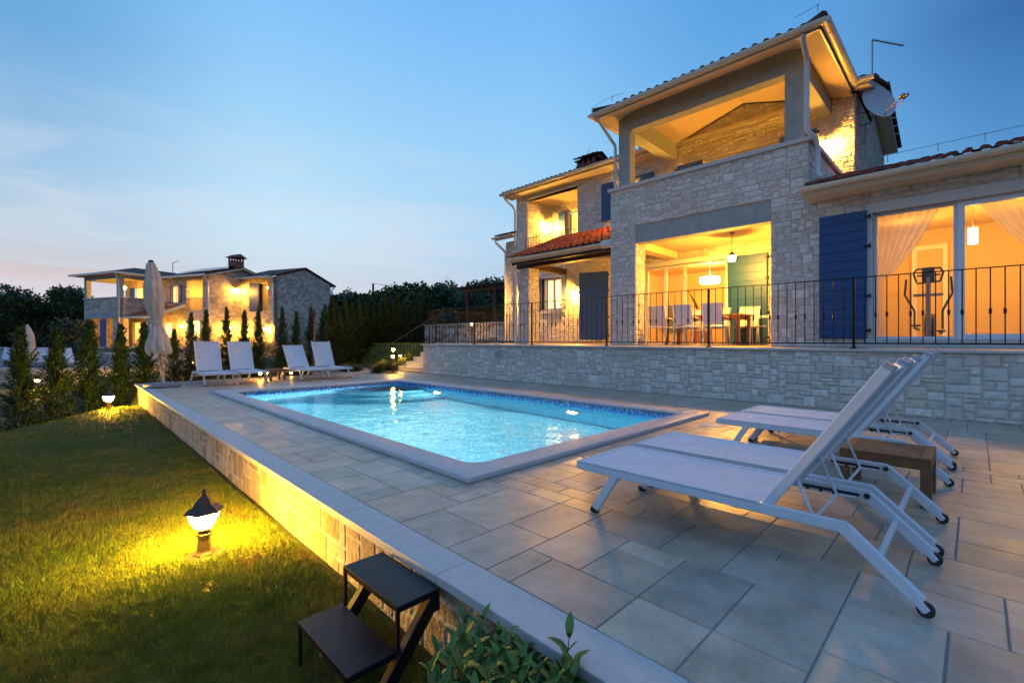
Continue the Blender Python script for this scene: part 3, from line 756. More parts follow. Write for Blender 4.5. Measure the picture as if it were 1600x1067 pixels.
# hipped balcony roof
rf=MB(); S=.3; nl=math.hypot(1,S)
sy=Vector((0,1,S)).normalized(); sx=Vector((1,0,S)).normalized()
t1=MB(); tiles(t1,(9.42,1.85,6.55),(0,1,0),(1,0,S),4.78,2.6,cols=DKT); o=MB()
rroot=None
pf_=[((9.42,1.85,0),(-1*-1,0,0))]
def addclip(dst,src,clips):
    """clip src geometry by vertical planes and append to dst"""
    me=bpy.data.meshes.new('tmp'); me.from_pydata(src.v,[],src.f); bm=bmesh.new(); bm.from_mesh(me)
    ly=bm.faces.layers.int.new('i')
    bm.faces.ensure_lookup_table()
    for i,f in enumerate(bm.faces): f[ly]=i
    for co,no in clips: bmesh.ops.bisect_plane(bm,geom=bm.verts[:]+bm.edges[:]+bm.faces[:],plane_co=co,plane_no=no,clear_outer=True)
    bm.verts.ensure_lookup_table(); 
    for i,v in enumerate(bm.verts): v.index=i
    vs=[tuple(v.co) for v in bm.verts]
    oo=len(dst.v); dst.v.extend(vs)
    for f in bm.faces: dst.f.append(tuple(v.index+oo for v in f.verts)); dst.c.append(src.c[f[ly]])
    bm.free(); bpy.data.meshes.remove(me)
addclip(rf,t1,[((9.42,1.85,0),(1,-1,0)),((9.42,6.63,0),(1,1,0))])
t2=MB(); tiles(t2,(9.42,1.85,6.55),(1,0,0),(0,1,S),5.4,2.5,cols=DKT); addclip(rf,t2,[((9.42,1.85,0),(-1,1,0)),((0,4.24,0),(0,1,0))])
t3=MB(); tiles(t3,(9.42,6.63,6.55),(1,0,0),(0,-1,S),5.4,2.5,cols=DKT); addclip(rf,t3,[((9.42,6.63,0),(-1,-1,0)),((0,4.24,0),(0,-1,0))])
rf.tube([(9.42,1.85,6.62),(11.81,4.24,7.34),(14.75,4.24,7.34)],.09,8,DKT[0]); rf.tube([(9.42,6.63,6.62),(11.81,4.24,7.34)],.09,8,DKT[0])
W(rf,'balcony_roof',M['roof'],vl)
mb=MB(); mb.box(9.46,9.49,1.90,6.58,6.44,6.55); mb.box(9.46,12.3,1.90,1.93,6.44,6.55); mb.box(9.46,12.3,6.55,6.58,6.44,6.55); W(mb,'balcony_fascia',M['gutter'],vl)
gutter('y',9.39,6.545,1.80,6.66,parent=vl)
gutter('x',1.815,6.545,9.34,12.24,parent=vl); gutter('x',6.665,6.545,9.34,12.1,parent=vl,brackets=False)
# main roof
rf=MB(); EZ=6.56
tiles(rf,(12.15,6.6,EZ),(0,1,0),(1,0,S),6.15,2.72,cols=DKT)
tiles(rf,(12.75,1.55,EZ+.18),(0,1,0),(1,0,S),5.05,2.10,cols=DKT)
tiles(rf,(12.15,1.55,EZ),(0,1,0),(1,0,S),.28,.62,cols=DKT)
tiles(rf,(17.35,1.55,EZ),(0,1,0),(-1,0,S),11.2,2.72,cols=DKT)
rf.tube([(14.75,1.5,7.36),(14.75,12.8,7.36)],.1,8,DKT[0])
W(rf,'main_roof',M['roof'],vl)
mb=MB()
def slab(x0,x1,y0,y1,z0,th=.10,sgn=1,xe=12.2):
    zz=lambda x: z0+sgn*S*(x-xe)
    mb.prism([(x0,zz(x0)-th),(x1,zz(x1)-th),(x1,zz(x1)),(x0,zz(x0))],'y',y0,y1)
slab(12.2,14.75,6.62,12.72,6.545); slab(12.6,14.75,1.60,6.62,6.545); slab(12.2,12.6,1.60,1.86,6.545)
mb.prism([(14.75,7.21),(17.3,6.445),(17.3,6.545),(14.75,7.31)],'y',1.60,12.72)
mb.box(12.2,12.69,6.62,12.72,6.44,6.46)
W(mb,'eaves_soffit',M['soffit'],vl)
mb=MB()  # bargeboard of the right gable
for x0,x1,z0,z1 in((12.2,14.75,6.43,7.20),(14.75,17.35,7.20,6.42)):
    mb.add([(x0,1.585,z0),(x1,1.585,z1),(x1,1.585,z1+.13),(x0,1.585,z0+.13),(x0,1.60,z0),(x1,1.60,z1),(x1,1.60,z1+.13),(x0,1.60,z0+.13)],[(0,1,2,3),(7,6,5,4),(0,4,5,1),(1,5,6,2),(2,6,7,3),(3,7,4,0)])
W(mb,'bargeboard',M['render'],vl)
gutter('y',12.12,6.56,6.74,12.78,parent=vl); gutter('y',12.12,6.56,1.50,1.80,parent=vl,brackets=False)
# wing roof
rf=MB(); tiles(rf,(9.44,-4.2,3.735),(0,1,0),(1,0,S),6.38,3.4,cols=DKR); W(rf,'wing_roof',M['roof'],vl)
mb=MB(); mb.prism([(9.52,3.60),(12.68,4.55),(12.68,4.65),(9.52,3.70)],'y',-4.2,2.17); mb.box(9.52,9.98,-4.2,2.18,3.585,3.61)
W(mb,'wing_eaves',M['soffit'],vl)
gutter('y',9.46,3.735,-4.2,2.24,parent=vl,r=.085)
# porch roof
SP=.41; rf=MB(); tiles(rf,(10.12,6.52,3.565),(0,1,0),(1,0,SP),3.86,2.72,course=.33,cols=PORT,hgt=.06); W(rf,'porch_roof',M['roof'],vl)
mb=MB(); mb.prism([(10.2,3.44),(12.66,4.45),(12.66,4.55),(10.2,3.54)],'y',6.52,10.33); W(mb,'porch_ceiling',M['soffit'],vl)
mb=MB(); mb.box(10.60,10.80,6.5,10.42,3.30,3.50); mb.box(10.25,10.29,6.52,10.36,3.36,3.50)
mb.box(10.8,12.68,10.02,10.20,3.30,3.50)
W(mb,'porch_beam',M['wood_dark'],vl)
gutter('y',10.14,3.55,6.86,10.40,parent=vl,r=.07)
mb=MB(); mb.bar((10.10,6.83,3.50),(10.10,6.52,3.50),.16,.2,.05); W(mb,'gutter_outlet',M['gutter'],vl)
mb=MB(); mb.box(12.64,12.665,6.52,10.33,4.60,4.68); W(mb,'porch_flashing',M['cap'],vl)
mb=MB(); masonry(mb,(10.6,10.37,TZ),UY,UZ,NX,.48,2.39); masonry(mb,(10.6,9.89,TZ),(1,0,0),UZ,(0,-1,0),.48,2.39); mb.box(10.61,11.08,9.9,10.36,TZ,3.3,MORTAR); W(mb,'porch_pillar',M['stone'],vl)
# annex at the left end
mb=MB(); masonry(mb,(12.95,13.35,TZ-.1),UY,UZ,NX,.86,4.1); mb.box(12.96,15.5,12.5,13.33,TZ-.1,4.95,(.45,.36,.24)); W(mb,'annex_wall',M['stone'],vl)
mb=MB(); tiles(mb,(12.55,12.5,5.12),(0,1,0),(1,0,S),1.1,2.6,cols=DKT); W(mb,'annex_roof',M['roof'],vl)
mb=MB(); mb.prism([(12.6,4.98),(15.2,5.76),(15.2,5.86),(12.6,5.08)],'y',12.5,13.6); W(mb,'annex_soffit',M['soffit'],vl)
gutter('y',12.52,5.10,12.5,13.66,parent=vl,brackets=False,r=.07)
# ridge chimney
mb=MB(); mb.box(14.2,14.8,9.95,10.75,7.0,7.62,(1,1,1)); ch=W(mb,'chimney',M['brick'],vl)
mb=MB()
for x in(14.25,14.75):
    for y in(10.0,10.22,10.48,10.70): mb.box(x-.04,x+.04,y-.045,y+.045,7.62,7.84)
mb.box(14.17,14.83,9.92,10.78,7.60,7.64)
W(mb,'chimney_vents',M['brick'],ch)
mb=MB(); tiles(mb,(14.08,9.85,7.84),(0,1,0),(1,0,.42),1.0,.46,cols=DKT); tiles(mb,(14.92,9.85,7.84),(0,1,0),(-1,0,.42),1.0,.46,cols=DKT); mb.prism([(14.1,7.82),(14.9,7.82),(14.5,7.98)],'y',9.87,10.83,DKT[0]); W(mb,'chimney_cap',M['roof'],ch)
# downpipes
def pipe(pts,r=.045,parent=vl):
    mb=MB(); mb.tube(pts,r,12); return W(mb,'downpipe',M['pipe'],parent,smooth=True)
pipe([(9.42,2.15,6.46),(9.5,2.17,6.36),(9.86,2.19,6.2),(9.88,2.2,6.0),(9.88,2.2,5.0),(9.89,2.18,4.88),(10.0,2.09,4.78),(10.1,2.07,4.66),(10.1,2.07,4.15),(10.06,2.02,4.06),(9.98,1.93,4.01)])
pipe([(9.42,6.5,6.46),(9.5,6.5,6.38),(9.9,6.42,6.02),(10.05,6.40,5.92),(10.06,6.40,5.7),(10.06,6.40,4.84)],.038)
pipe([(12.14,12.6,6.48),(12.2,12.6,6.36),(12.55,12.55,6.15),(12.66,12.53,6.0),(12.66,12.53,4.6)],.04)
pipe([(10.16,10.25,3.48),(10.18,10.27,3.36),(10.45,10.36,3.12),(10.54,10.41,2.95),(10.54,10.41,TZ)],.045)
pipe([(12.54,13.5,5.02),(12.56,13.5,4.9),(12.85,13.36,4.62),(12.90,13.3,4.5),(12.9,13.3,TZ)],.045)

t=root('loggia_railing','small black iron railing across the upper left loggia above the porch tiles','railing',(12.62,10.7,4.35))
mb=MB(); mb.bar((12.60,9.60,4.82),(12.60,11.92,4.82),.03,.012); mb.bar((12.60,9.60,4.42),(12.60,11.92,4.42),.016,.016); W(mb,'rail',M['iron'],t)
for k in range(18):
    mb=MB(); y=9.62+k*.134; mb.cyl((12.60,y,4.20),(12.60,y,4.82),.0075 if k%17 else .014,n=6); W(mb,'baluster' if k%17 else 'post',M['iron'],t)

# ---- windows, doors, shutters of the villa (all in planes X = const)
def window(x,y0,y1,z0,z1,n=2,fw=.06,name='window',parent=vl,back=None,depth=.07,mid=.07,sill=True):
    f=MB(); f.box(x,x+depth,y0,y0+fw,z0,z1); f.box(x,x+depth,y1-fw,y1,z0,z1); f.box(x,x+depth,y0+fw,y1-fw,z0,z0+fw); f.box(x,x+depth,y0+fw,y1-fw,z1-fw,z1)
    w_=(y1-y0-2*fw)
    for i in range(1,n):
        c=y0+fw+w_*i/n; f.box(x,x+depth,c-mid/2,c+mid/2,z0+fw,z1-fw)
    o=W(f,name,M['whiteframe'],parent,bevel=.004)
    for i in range(n):
        a=y0+fw+w_*i/n+(mid/2 if i else 0); b=y0+fw+w_*(i+1)/n-(mid/2 if i<n-1 else 0)
        g=MB(); g.quad((x+depth*.5,a,z0+fw),(x+depth*.5,b,z0+fw),(x+depth*.5,b,z1-fw),(x+depth*.5,a,z1-fw)); W(g,'pane',M['pane'],o)
    if back:
        g=MB(); m_=24; vs=[]
        for i in range(m_+1):
            y=y0+fw+(w_)*i/m_; vs+= [(x+.16+.012*math.sin(i*1.9),y,z0+fw),(x+.16+.012*math.sin(i*1.9),y,z1-fw)]
        g.add(vs,[(2*i,2*i+2,2*i+3,2*i+1) for i in range(m_)]); W(g,'curtain',back,o)
    return o
def shutter(x,y0,y1,z0,z1,m,parent=vl,hinge=1,pitch=.175,th=.042,swing=0):
    mb=MB(); n=max(2,round((z1-z0)/pitch)); h=(z1-z0)/n
    for i in range(n):
        a=z0+i*h; c=.006
        mb.add([(x,y0,a+.0),(x,y1,a),(x,y1,a+h),(x,y0,a+h),(x-th+c,y0,a),(x-th+c,y1,a),(x-th,y1,a+c),(x-th,y1,a+h-c),(x-th+c,y1,a+h),(x-th+c,y0,a+h),(x-th,y0,a+h-c),(x-th,y0,a+c)],
          [(0,3,2,1),(4,5,6,11),(11,6,7,10),(10,7,8,9),(0,1,5,4),(3,9,8,2),(1,2,8,7,6,5),(0,4,11,10,9,3)])
    if swing:
        hy=y0 if hinge>0 else y1; ca_,sa_=math.cos(R(swing)),math.sin(R(swing)); sg=1 if hinge>0 else -1
        mb.v=[(x+(px-x)*ca_-(py-hy)*sg*sa_,hy+(py-hy)*ca_+(px-x)*sg*sa_,pz) for px,py,pz in mb.v]
    o=W(mb,'shutter',m,parent)
    if hinge:
        ys=y0 if hinge>0 else y1
        for k in (.06,.33,.72,.95) if z1-z0>1.6 else (.15,.85):
            hb=MB(); zc=z0+(z1-z0)*k; hb.bar((x-th-.012,ys-.05*hinge,zc),(x-th-.012,ys+.03*hinge,zc),.016,.035,.003); hb.cyl((x-th-.012,ys-.05*hinge,zc-.035),(x-th-.012,ys-.05*hinge,zc+.035),.012,n=8); W(hb,'hinge',M['iron'],o)
    return o
# wing: glazed sliding doors
mb=MB(); mb.box(9.955,10.26,-2.1,1.325,3.215,3.39); mb.box(9.955,10.26,1.245,1.325,TZ,3.215); mb.box(9.94,10.28,-2.1,1.245,TZ,1.055)
W(mb,'window_surround',M['cap'],vl)
o=window(10.10,.20,1.245,1.055,3.215,1,fw=.045,depth=.06)
o=window(10.06,-2.0,.20,1.055,3.215,2,fw=.085,depth=.07)
shutter(9.955,1.32,2.01,1.075,3.27,M['blue'],hinge=1)
# porch window and door
mb=MB(); mb.box(12.66,12.90,10.10,10.22,2.11,3.25); mb.box(12.66,12.90,11.18,11.30,2.11,3.25); mb.box(12.62,12.90,10.08,11.32,1.99,2.11); mb.box(12.66,12.90,10.10,11.30,3.25,3.37)
W(mb,'window_surround',M['cap'],vl)
window(12.80,10.22,11.18,2.11,3.25,2,back=M['litwin2'])
shutter(12.655,9.76,10.20,2.09,3.25,M['greyblue'],hinge=-1,swing=32)
shutter(12.655,11.20,11.36,2.05,3.27,M['greyblue'],hinge=1)
shutter(12.655,8.31,9.28,1.05,3.24,M['greyblue'],hinge=1,swing=18)
window(12.80,7.29,8.30,TZ,3.24,1,back=M['litwin'],fw=.08)
# upper windows
window(12.80,7.17,8.11,4.87,6.05,2,back=M['litwin'])
shutter(12.655,8.12,8.55,4.87,6.06,M['blue'],hinge=1); shutter(12.655,6.72,7.16,4.87,6.02,M['blue'],hinge=-1)
window(12.80,3.40,5.26,3.95,5.95,2,back=M['litwin'],fw=.08)
shutter(12.655,5.28,6.0,3.98,5.97,M['greyblue'],hinge=-1); shutter(12.655,2.62,3.38,3.98,5.97,M['greyblue'],hinge=1)
window(14.25,10.18,11.22,4.65,6.05,2,back=M['litwin'],fw=.07)
mb=shutter(14.14,11.24,11.55,4.68,6.02,M['greyblue'],hinge=-1)
# dining room sliding doors and shutter
window(12.86,5.85,7.10,TZ,3.20,2,fw=.07,mid=.09)
mb=MB(); mb.box(12.66,12.72,4.66,7.12,3.2,3.32); mb.box(12.80,12.93,4.62,4.74,TZ,3.2); W(mb,'door_surround',M['whiteframe'],vl)
shutter(12.655,3.67,4.60,.97,3.22,M['blue'],hinge=1,pitch=.22)
# rooms
def room(x0,x1,y0,y1,z0,z1,front=False,name='room'):
    mb=MB(); t=.08
    mb.box(x1,x1+t,y0,y1,z0,z1); mb.box(x0,x1,y0-t,y0,z0,z1); mb.box(x0,x1,y1,y1+t,z0,z1); mb.box(x0,x1,y0,y1,z1,z1+t)
    o=W(mb,name,M['room'],vl); f=MB(); f.box(x0,x1,y0,y1,z0-t,z0); W(f,'room_floor',M['roomfloor'],o); return o
rm=room(10.29,13.7,-3.6,1.96,.99,3.46)
mb=MB(); mb.box(13.62,13.70,.42,.50,.99,3.02); mb.box(13.62,13.70,.92,1.00,.99,3.02); mb.box(13.62,13.70,.42,1.0,3.02,3.12); W(mb,'door_frame',M['white'],rm)
mb=MB(); mb.box(13.66,13.70,.50,.92,.99,3.02); mb.box(13.655,13.66,.55,.70,1.0,2.85,); W(mb,'inner_door',M['room'],rm)
rm=room(13.01,16.8,2.6,8.6,.93,3.5)
mb=MB(); mb.box(16.72,16.8,7.6,8.5,1.3,2.35); W(mb,'wall_panel',M['screen'],rm)

# curtains in the wing
def curtain(name,label,x,y0,y1,tie,zt,zb,ztie,n=46,m=26):
    mb=MB(); vs=[]
    for j in range(m+1):
        z=zt+(zb-zt)*j/m
        if z>ztie:
            k=(zt-z)/(zt-ztie); w=(1-k)**.62
        else:
            k=(ztie-z)/(ztie-zb); w=.0+.22*k
        a=tie+(y0-tie)*(w*.0+ (w if y0!=tie else 0)); 
        far=tie+(y1-tie)*max(w,.13); near=tie
        for i in range(n+1):
            t=i/n; vs.append((x+.028*math.sin(t*n*.95+.6*math.sin(z*3))*(.4+.6*w),near+(far-near)*t,z))
    mb.add(vs,[(j*(n+1)+i,j*(n+1)+i+1,(j+1)*(n+1)+i+1,(j+1)*(n+1)+i) for j in range(m) for i in range(n)])
    o=mb.build(name,M['sheer'],smooth=True); tag(o,label,'curtain','sheer curtains in the glazed wing'); return o
curtain('sheer_curtain','sheer white curtain swept aside to the left behind the glass next to the blue shutter',10.3,1.24,.42,1.24,3.2,1.0,2.05)
curtain('sheer_curtain','sheer white curtain gathered at the right edge of the photo behind the glass',10.3,-.9,-.02,-.9,3.2,1.0,2.2)

# ================================================================== lamps
BS=3300
M['bulb']=emit('warm_lamp_glass',WARM,BS)
def wall_lamp(loc,label,n=(-1,0,0),r=.055,power=1.0,m=None):
    """swan neck wall lantern; n = outward normal of its wall; loc = centre of its globe"""
    x,y,z=loc; n=Vector(n); t=root('wall_lamp',label,'wall lamp',loc,group='lit wall lamps on the villa')
    wp=Vector(loc)-n*.16
    mb=MB(); mb.cyl(wp+Vector((0,0,.02)),wp+n*.02+Vector((0,0,.02)),.04,n=12); mb.tube([wp+n*.02,wp+n*.08+Vector((0,0,.12)),Vector(loc)+Vector((0,0,.14))],.009,8); W(mb,'bracket',M['lampmetal'],t)
    mb=MB(); mb.lathe([(.012,.14),(.03,.12),(.085,.065),(.09,.06),(.02,.06)],loc,14); W(mb,'hood',M['lampmetal'],t)
    mb=MB(); mb.sphere(loc,r,14,8,1.1); W(mb,'globe',m or M['bulb'],t)
    return t
wall_lamp((12.50,2.42,5.50),'glowing wall lamp at the right end of the upper balcony, half behind the white downpipe')
wall_lamp((12.50,6.58,5.36),'wall lamp hidden low behind the left end of the balcony parapet, lighting the stone above')
wall_lamp((13.75,11.72,5.48),'glowing wall lamp in the stone loggia at the left end of the upper floor',n=(0,-1,0))
wall_lamp((12.50,9.52,2.62),'glowing wall lamp on the porch wall between the small window and the tall grey shutter')
la=wall_lamp((12.50,12.05,2.6),'unseen wall lamp added behind the porch pillar to light the annex wall')  # unseen lamp, added to throw warm light on the annex wall
# hanging lantern in the dining loggia
LL=(11.3,4.03,2.95); t=root('hanging_lantern','glowing glass lantern hanging on a chain from the ceiling of the covered dining terrace','ceiling lamp',(11.3,4.03,3.55))
mb=MB(); mb.cyl((11.3,4.03,3.53),(11.3,4.03,3.55),.06); mb.cyl((11.3,4.03,3.1),(11.3,4.03,3.54),.008); W(mb,'chain',M['lampmetal'],t)
mb=MB(); mb.lathe([(.012,.16),(.03,.13),(.10,.07),(.115,.05),(.05,.05)],LL,16); W(mb,'hood',M['lampmetal'],t)
mb=MB(); mb.lathe([(.03,-.075),(.055,-.06),(.075,-.01),(.08,.05)],LL,16); W(mb,'globe',M['bulb'],t,smooth=True)
# pendants indoors
t=root('drum_pendant','lit white drum pendant lamp over the dining table inside the sliding doors','pendant lamp',(14.8,5.95,3.5))
mb=MB(); mb.lathe([(.28,-.1),(.30,-.08),(.30,.08),(.28,.10)],(14.8,5.95,2.93),24); W(mb,'shade',emit('bright_shade',(1,.78,.5),9),t,smooth=True)
mb=MB(); mb.cyl((14.8,5.95,3.03),(14.8,5.95,3.5),.006); W(mb,'cord',M['white'],t)
lamp('pendant_boost_light',t,(14.8,5.95,3.12),210,(1,.52,.10),.1); lamp('pendant_boost_light',t,(14.8,5.95,2.75),170,(1,.46,.07),.1)
t=root('cylinder_pendant','lit white cylindrical pendant lamp behind the glass of the low wing','pendant lamp',(11.4,.03,3.46))
cy=(11.4,.03); 
mb=MB(); mb.cyl((cy[0],cy[1],2.72),(cy[0],cy[1],2.99),.062,n=20); W(mb,'shade',emit('bright_shade_small',(1,.74,.42),14),t)
mb=MB(); mb.cyl((cy[0],cy[1],2.99),(cy[0],cy[1],3.46),.005); W(mb,'cord',M['white'],t)
lamp('pendant_boost_light',t,(11.9,-.6,2.7),98,(1,.52,.09),.12); lamp('pendant_boost_light',t,(12.3,1.0,3.1),38,(1,.52,.09),.1)  # unseen fill lights added off the pendant to brighten the room

M['lawn_glass']=emit('lawn_lamp_glass',(1,.50,.025),1300)
M['post_glass']=emit('post_lamp_glass',(1,.50,.05),330)
def garden_lamp(loc,label,hs=1.0,group='lawn lanterns'):
    x,y,z=loc; t=root('lawn_lantern',label,'garden lamp',loc,group=group); s=hs
    mb=MB(); mb.lathe([(.070*s,-.02),(.064*s,.010*s),(.054*s,.018*s),(.046*s,.03*s),(.037*s,.10*s),(.044*s,.135*s),(.048*s,.14*s),(.03*s,.155*s),(.05*s,.175*s),(.055*s,.18*s)],loc,6); W(mb,'pedestal',M['lampmetal'],t)
    mb=MB(); mb.lathe([(.045*s,.178*s),(.064*s,.20*s),(.088*s,.25*s),(.098*s,.292*s)],loc,6); W(mb,'glass',M['lawn_glass'],t)
    mb=MB(); mb.lathe([(.09*s,.292*s),(.116*s,.288*s),(.119*s,.296*s),(.092*s,.318*s),(.066*s,.335*s),(.05*s,.362*s),(.032*s,.382*s),(.014*s,.40*s)],loc,6); h=W(mb,'roof_cap',M['lampmetal'],t)
    mb=MB(); mb.lathe([(.012*s,.395*s),(.018*s,.405*s),(.010*s,.415*s),(.018*s,.427*s),(.006*s,.442*s)],loc,10); W(mb,'finial',M['lampmetal'],h)
    return t
L1=garden_lamp((LAMP1[0],LAMP1[1],float(gz(*LAMP1))+.005),'nearest hexagonal lawn lantern, glowing in the grass beside the deck wall')
mb=MB(); sl=[]
for k in range(18):
    a=2*math.pi*k/18; rr_=.13*random.uniform(.8,1.15); sl.append((LAMP1[0]+math.cos(a)*rr_,LAMP1[1]+math.sin(a)*rr_*.9,float(gz(*LAMP1))+.004))
mb.add(sl+[(LAMP1[0],LAMP1[1],float(gz(*LAMP1))+.012)],[(k,(k+1)%18,18) for k in range(18)]); o=mb.build('soil_patch',M['soil']); o['kind']='structure'
garden_lamp((.86,12.95,float(gz(.86,12.95))-.02),'lawn lantern glowing at the far crest of the lawn near the corner of the deck',1.0)
# twin head lamp at the foot of the steps
def path_lamp(x,y,z,hts,label,r=.05,name='path_lamp',m=None):
    t=root(name,label,'garden lamp',(x,y,z),group='small path lamps')
    mb=MB(); mb.lathe([(.05,0),(.05,.015),(.016,.03),(.014,max(hts)-.06)],(x,y,z),10); W(mb,'post',M['lampmetal'],t)
    for i,h in enumerate(hts):
        ox=0 if i==0 else -.02
        mb=MB(); mb.lathe([(r*.6,-r),(r,-.2*r),(r*1.05,r*.7)],(x+ox,y,z+h),12); g=W(mb,'glass',m or M['post_glass'],t)
        mb=MB(); mb.lathe([(r*1.4,r*.7),(r*1.3,r*.85),(r*.4,r*1.6),(.004,r*2)],(x+ox,y,z+h),12); W(mb,'cap',M['lampmetal'],t)
    return t
path_lamp(7.87,13.35,0,(.72,.50),'black post lamp with two glowing heads at the foot of the stone steps',.042)
path_lamp(8.95,14.7,float(gz(8.95,14.7)),(.24,),'small glowing lamp in the grass bank just behind the stair railing',.035)
SM=emit('small_lamp_glass',WARM,200)
path_lamp(3.92,13.38,0,(.16,),'left of the two tiny glowing globes on the deck beside the low table',.038,m=SM)
path_lamp(4.04,13.30,0,(.16,),'right of the two tiny glowing globes on the deck beside the low table',.038,m=SM)
path_lamp(12.9,15.4,.87,(.85,),'small glowing lamp seen through the terrace railing in front of the low stone wall',.045,m=SM)
path_lamp(5.05,14.35,-.1,(.16,),'low glowing lamp in the planting right behind the two far loungers on the right',.03,m=SM)

# ================================================================== sun loungers
def make_lounger(label,back=56,group='white sun loungers'):
    """local: x across, +y towards the foot end, wheels at y=-.80"""
    t=root('sun_lounger',label,'sun lounger',group=group); w=.285; B=lambda mb,n,m,p=t,**k: mb.build(n,m,p,**k)
    zt=.285
    f=MB()
    for s in(-1,1):
        f.bar((s*w,.83,zt-.018),(s*w,-.56,zt-.018),.022,.05,.004)
    f.bar((-w,.82,zt-.016),(w,.82,zt-.016),.02,.03,.004); f.bar((-w,-.12,zt-.035),(w,-.12,zt-.035),.02,.03,.004); f.bar((-w,-.66,.165),(w,-.66,.165),.02,.032,.004)
    fr=B(f,'frame',M['alu'])
    for s in(-1,1):
        r=MB(); r.box(s*(w-.0125),s*(w-.014),-.52,-.27,zt-.032,zt-.016)
        for k in range(4): r.box(s*(w-.0125),s*(w-.014),-.30-k*.06,-.285-k*.06,zt-.044,zt-.03)
        r.cyl((s*(w-.012),-.55,zt-.022),(s*(w-.018),-.55,zt-.022),.014,n=12)
        B(r,'ratchet_slot',M['dark'],fr)
    for s in(-1,1):
        l=MB(); l.bar((s*w,.555,zt-.030),(s*w,.700,.018),.026,.048,.006,up=(0,1,0)); lg=B(l,'leg',M['alu'])
        c=MB(); c.bar((s*w,.697,.026),(s*w,.708,.0),.030,.052,.006,up=(0,1,0)); B(c,'foot_cap',M['rubber'],lg)
        l=MB(); l.bar((s*w,-.545,zt-.018),(s*w,-.785,.052),.026,.056,.006,up=(0,1,0)); lg=B(l,'leg',M['alu'])
        c=MB(); c.bar((s*w,-.77,.064),(s*w,-.805,.024),.034,.03,.004,up=(0,1,0)); c.cyl((s*w-.02,-.802,.028),(s*w+.02,-.802,.028),.007,n=8); B(c,'wheel_fork',M['alu'],lg)
        c=MB(); c.lathe([(.012,-.010),(.024,-.012),(.0285,-.008),(.0285,.008),(.024,.012),(.012,.010)],(0,0,0),18); c.v=[(s*w+zz,-.802+xx,.0285+yy) for xx,yy,zz in c.v]; B(c,'wheel',M['rubber'],lg)
    s_=MB(); n=16; yy=[.80-1.02*i/n for i in range(n+1)]; vs=[]
    for y in yy:
        for k in range(9):
            q=k/8; sag=-.010*math.sin(math.pi*q)*math.sin(math.pi*max(0,min(1,(.80-y)/1.02)))
            vs.append((-w+.012+(2*w-.024)*q,y,zt+.006+sag))
    s_.add(vs,[(i*9+k,i*9+k+1,(i+1)*9+k+1,(i+1)*9+k) for i in range(n) for k in range(8)])
    for s in(-1,1): s_.bar((s*(w-.004),.815,zt+.004),(s*(w-.004),-.22,zt+.004),.03,.012,.003)
    s_.bar((-w+.01,.815,zt),(w-.01,.815,zt),.03,.018,.005)
    B(s_,'seat_sling',M['sling'],smooth=True)
    a=R(back); Y0=-.245; L_=.79; dy,dz=-math.cos(a),math.sin(a); wb=w-.03
    P=lambda d,h=0: (Y0+dy*d+math.sin(a)*-h*-1*0 , zt+.004+dz*d)
    b=MB()
    nrm=Vector((0,math.sin(a),math.cos(a)))
    for s in(-1,1): b.bar((s*wb,Y0,zt-.005),(s*wb,Y0+dy*L_,zt-.005+dz*L_),.024,.045,.005,up=nrm)
    b.bar((-wb,Y0+dy*(L_-.012),zt-.005+dz*(L_-.012)),(wb,Y0+dy*(L_-.012),zt-.005+dz*(L_-.012)),.02,.04,.005,up=nrm)
    bk=B(b,'backrest',M['alu'])
    for s in(-1,1): c=MB(); c.bar((s*wb,Y0+dy*(L_-.004),zt-.005+dz*(L_-.004)),(s*wb,Y0+dy*(L_+.022),zt-.005+dz*(L_+.022)),.026,.047,.006,up=nrm); B(c,'end_cap',M['greyalu'],bk)
    c=MB(); vs=[]; n=12
    for i in range(n+1):
        d=.02+(L_-.05)*i/n
        for k in range(9):
            q=k/8; sg=-.022*math.sin(math.pi*q)*math.sin(math.pi*i/n)**.5
            p=Vector((-wb+.012+(2*wb-.024)*q,Y0+dy*d,zt-.005+dz*d))+nrm*(.012+sg); vs.append(tuple(p))
    c.add(vs,[(i*9+k,i*9+k+1,(i+1)*9+k+1,(i+1)*9+k) for i in range(n) for k in range(8)]); B(c,'back_sling',M['sling'],bk,smooth=True)
    pr=MB()
    for s in(-1,1):
        d=.20; q0=Vector((s*(wb-.022),Y0+dy*d,zt+dz*d-.02)); 
        pr.bar(q0,(s*(wb-.022),-.43,zt-.03),.012,.012,.002); pr.bar((s*(wb-.022),-.43,zt-.03),(s*(wb-.01),-.31-.20,zt-.03+.0),.010,.010,.002)
    pr.bar((-(wb-.02),-.43,zt-.03),(wb-.02,-.43,zt-.03),.012,.012,.002)
    B(pr,'support_strut',M['alu'])
    g=MB(); g.bar((-w+.02,.30,zt-.05),(w-.02,.30,zt-.05),.018,.02,.003); B(g,'cross_bar',M['alu'])
    return t
M['greyalu']=mat('grey_end_cap',(.33,.36,.42),.45)
for X,lab in ((2.632,'nearest white sun lounger, its whole side and both end wheels in full view'),
              (3.325,'second nearest white sun lounger, between the nearest one and the slatted teak table'),
              (4.835,'third white sun lounger on the right, just beyond the slatted teak table'),
              (5.50,'white sun lounger on the right standing closest to the terrace wall')):
    l=make_lounger(lab); l.location=(X,.935,0)
# the four at the far end face back across the pool
for X,Y,bk,lab in ((2.72,12.86,66,'far white sun lounger standing next to the closed beige parasol'),
              (3.44,12.88,64,'far white sun lounger just left of the low table'),
              (4.80,12.80,50,'far white sun lounger just right of the low table, its back leaning lowest'),
              (5.53,12.82,63,'far white sun lounger nearest the garden steps')):
    l=make_lounger(lab,bk); l.location=(X,Y,0); l.rotation_euler=(0,0,math.pi)

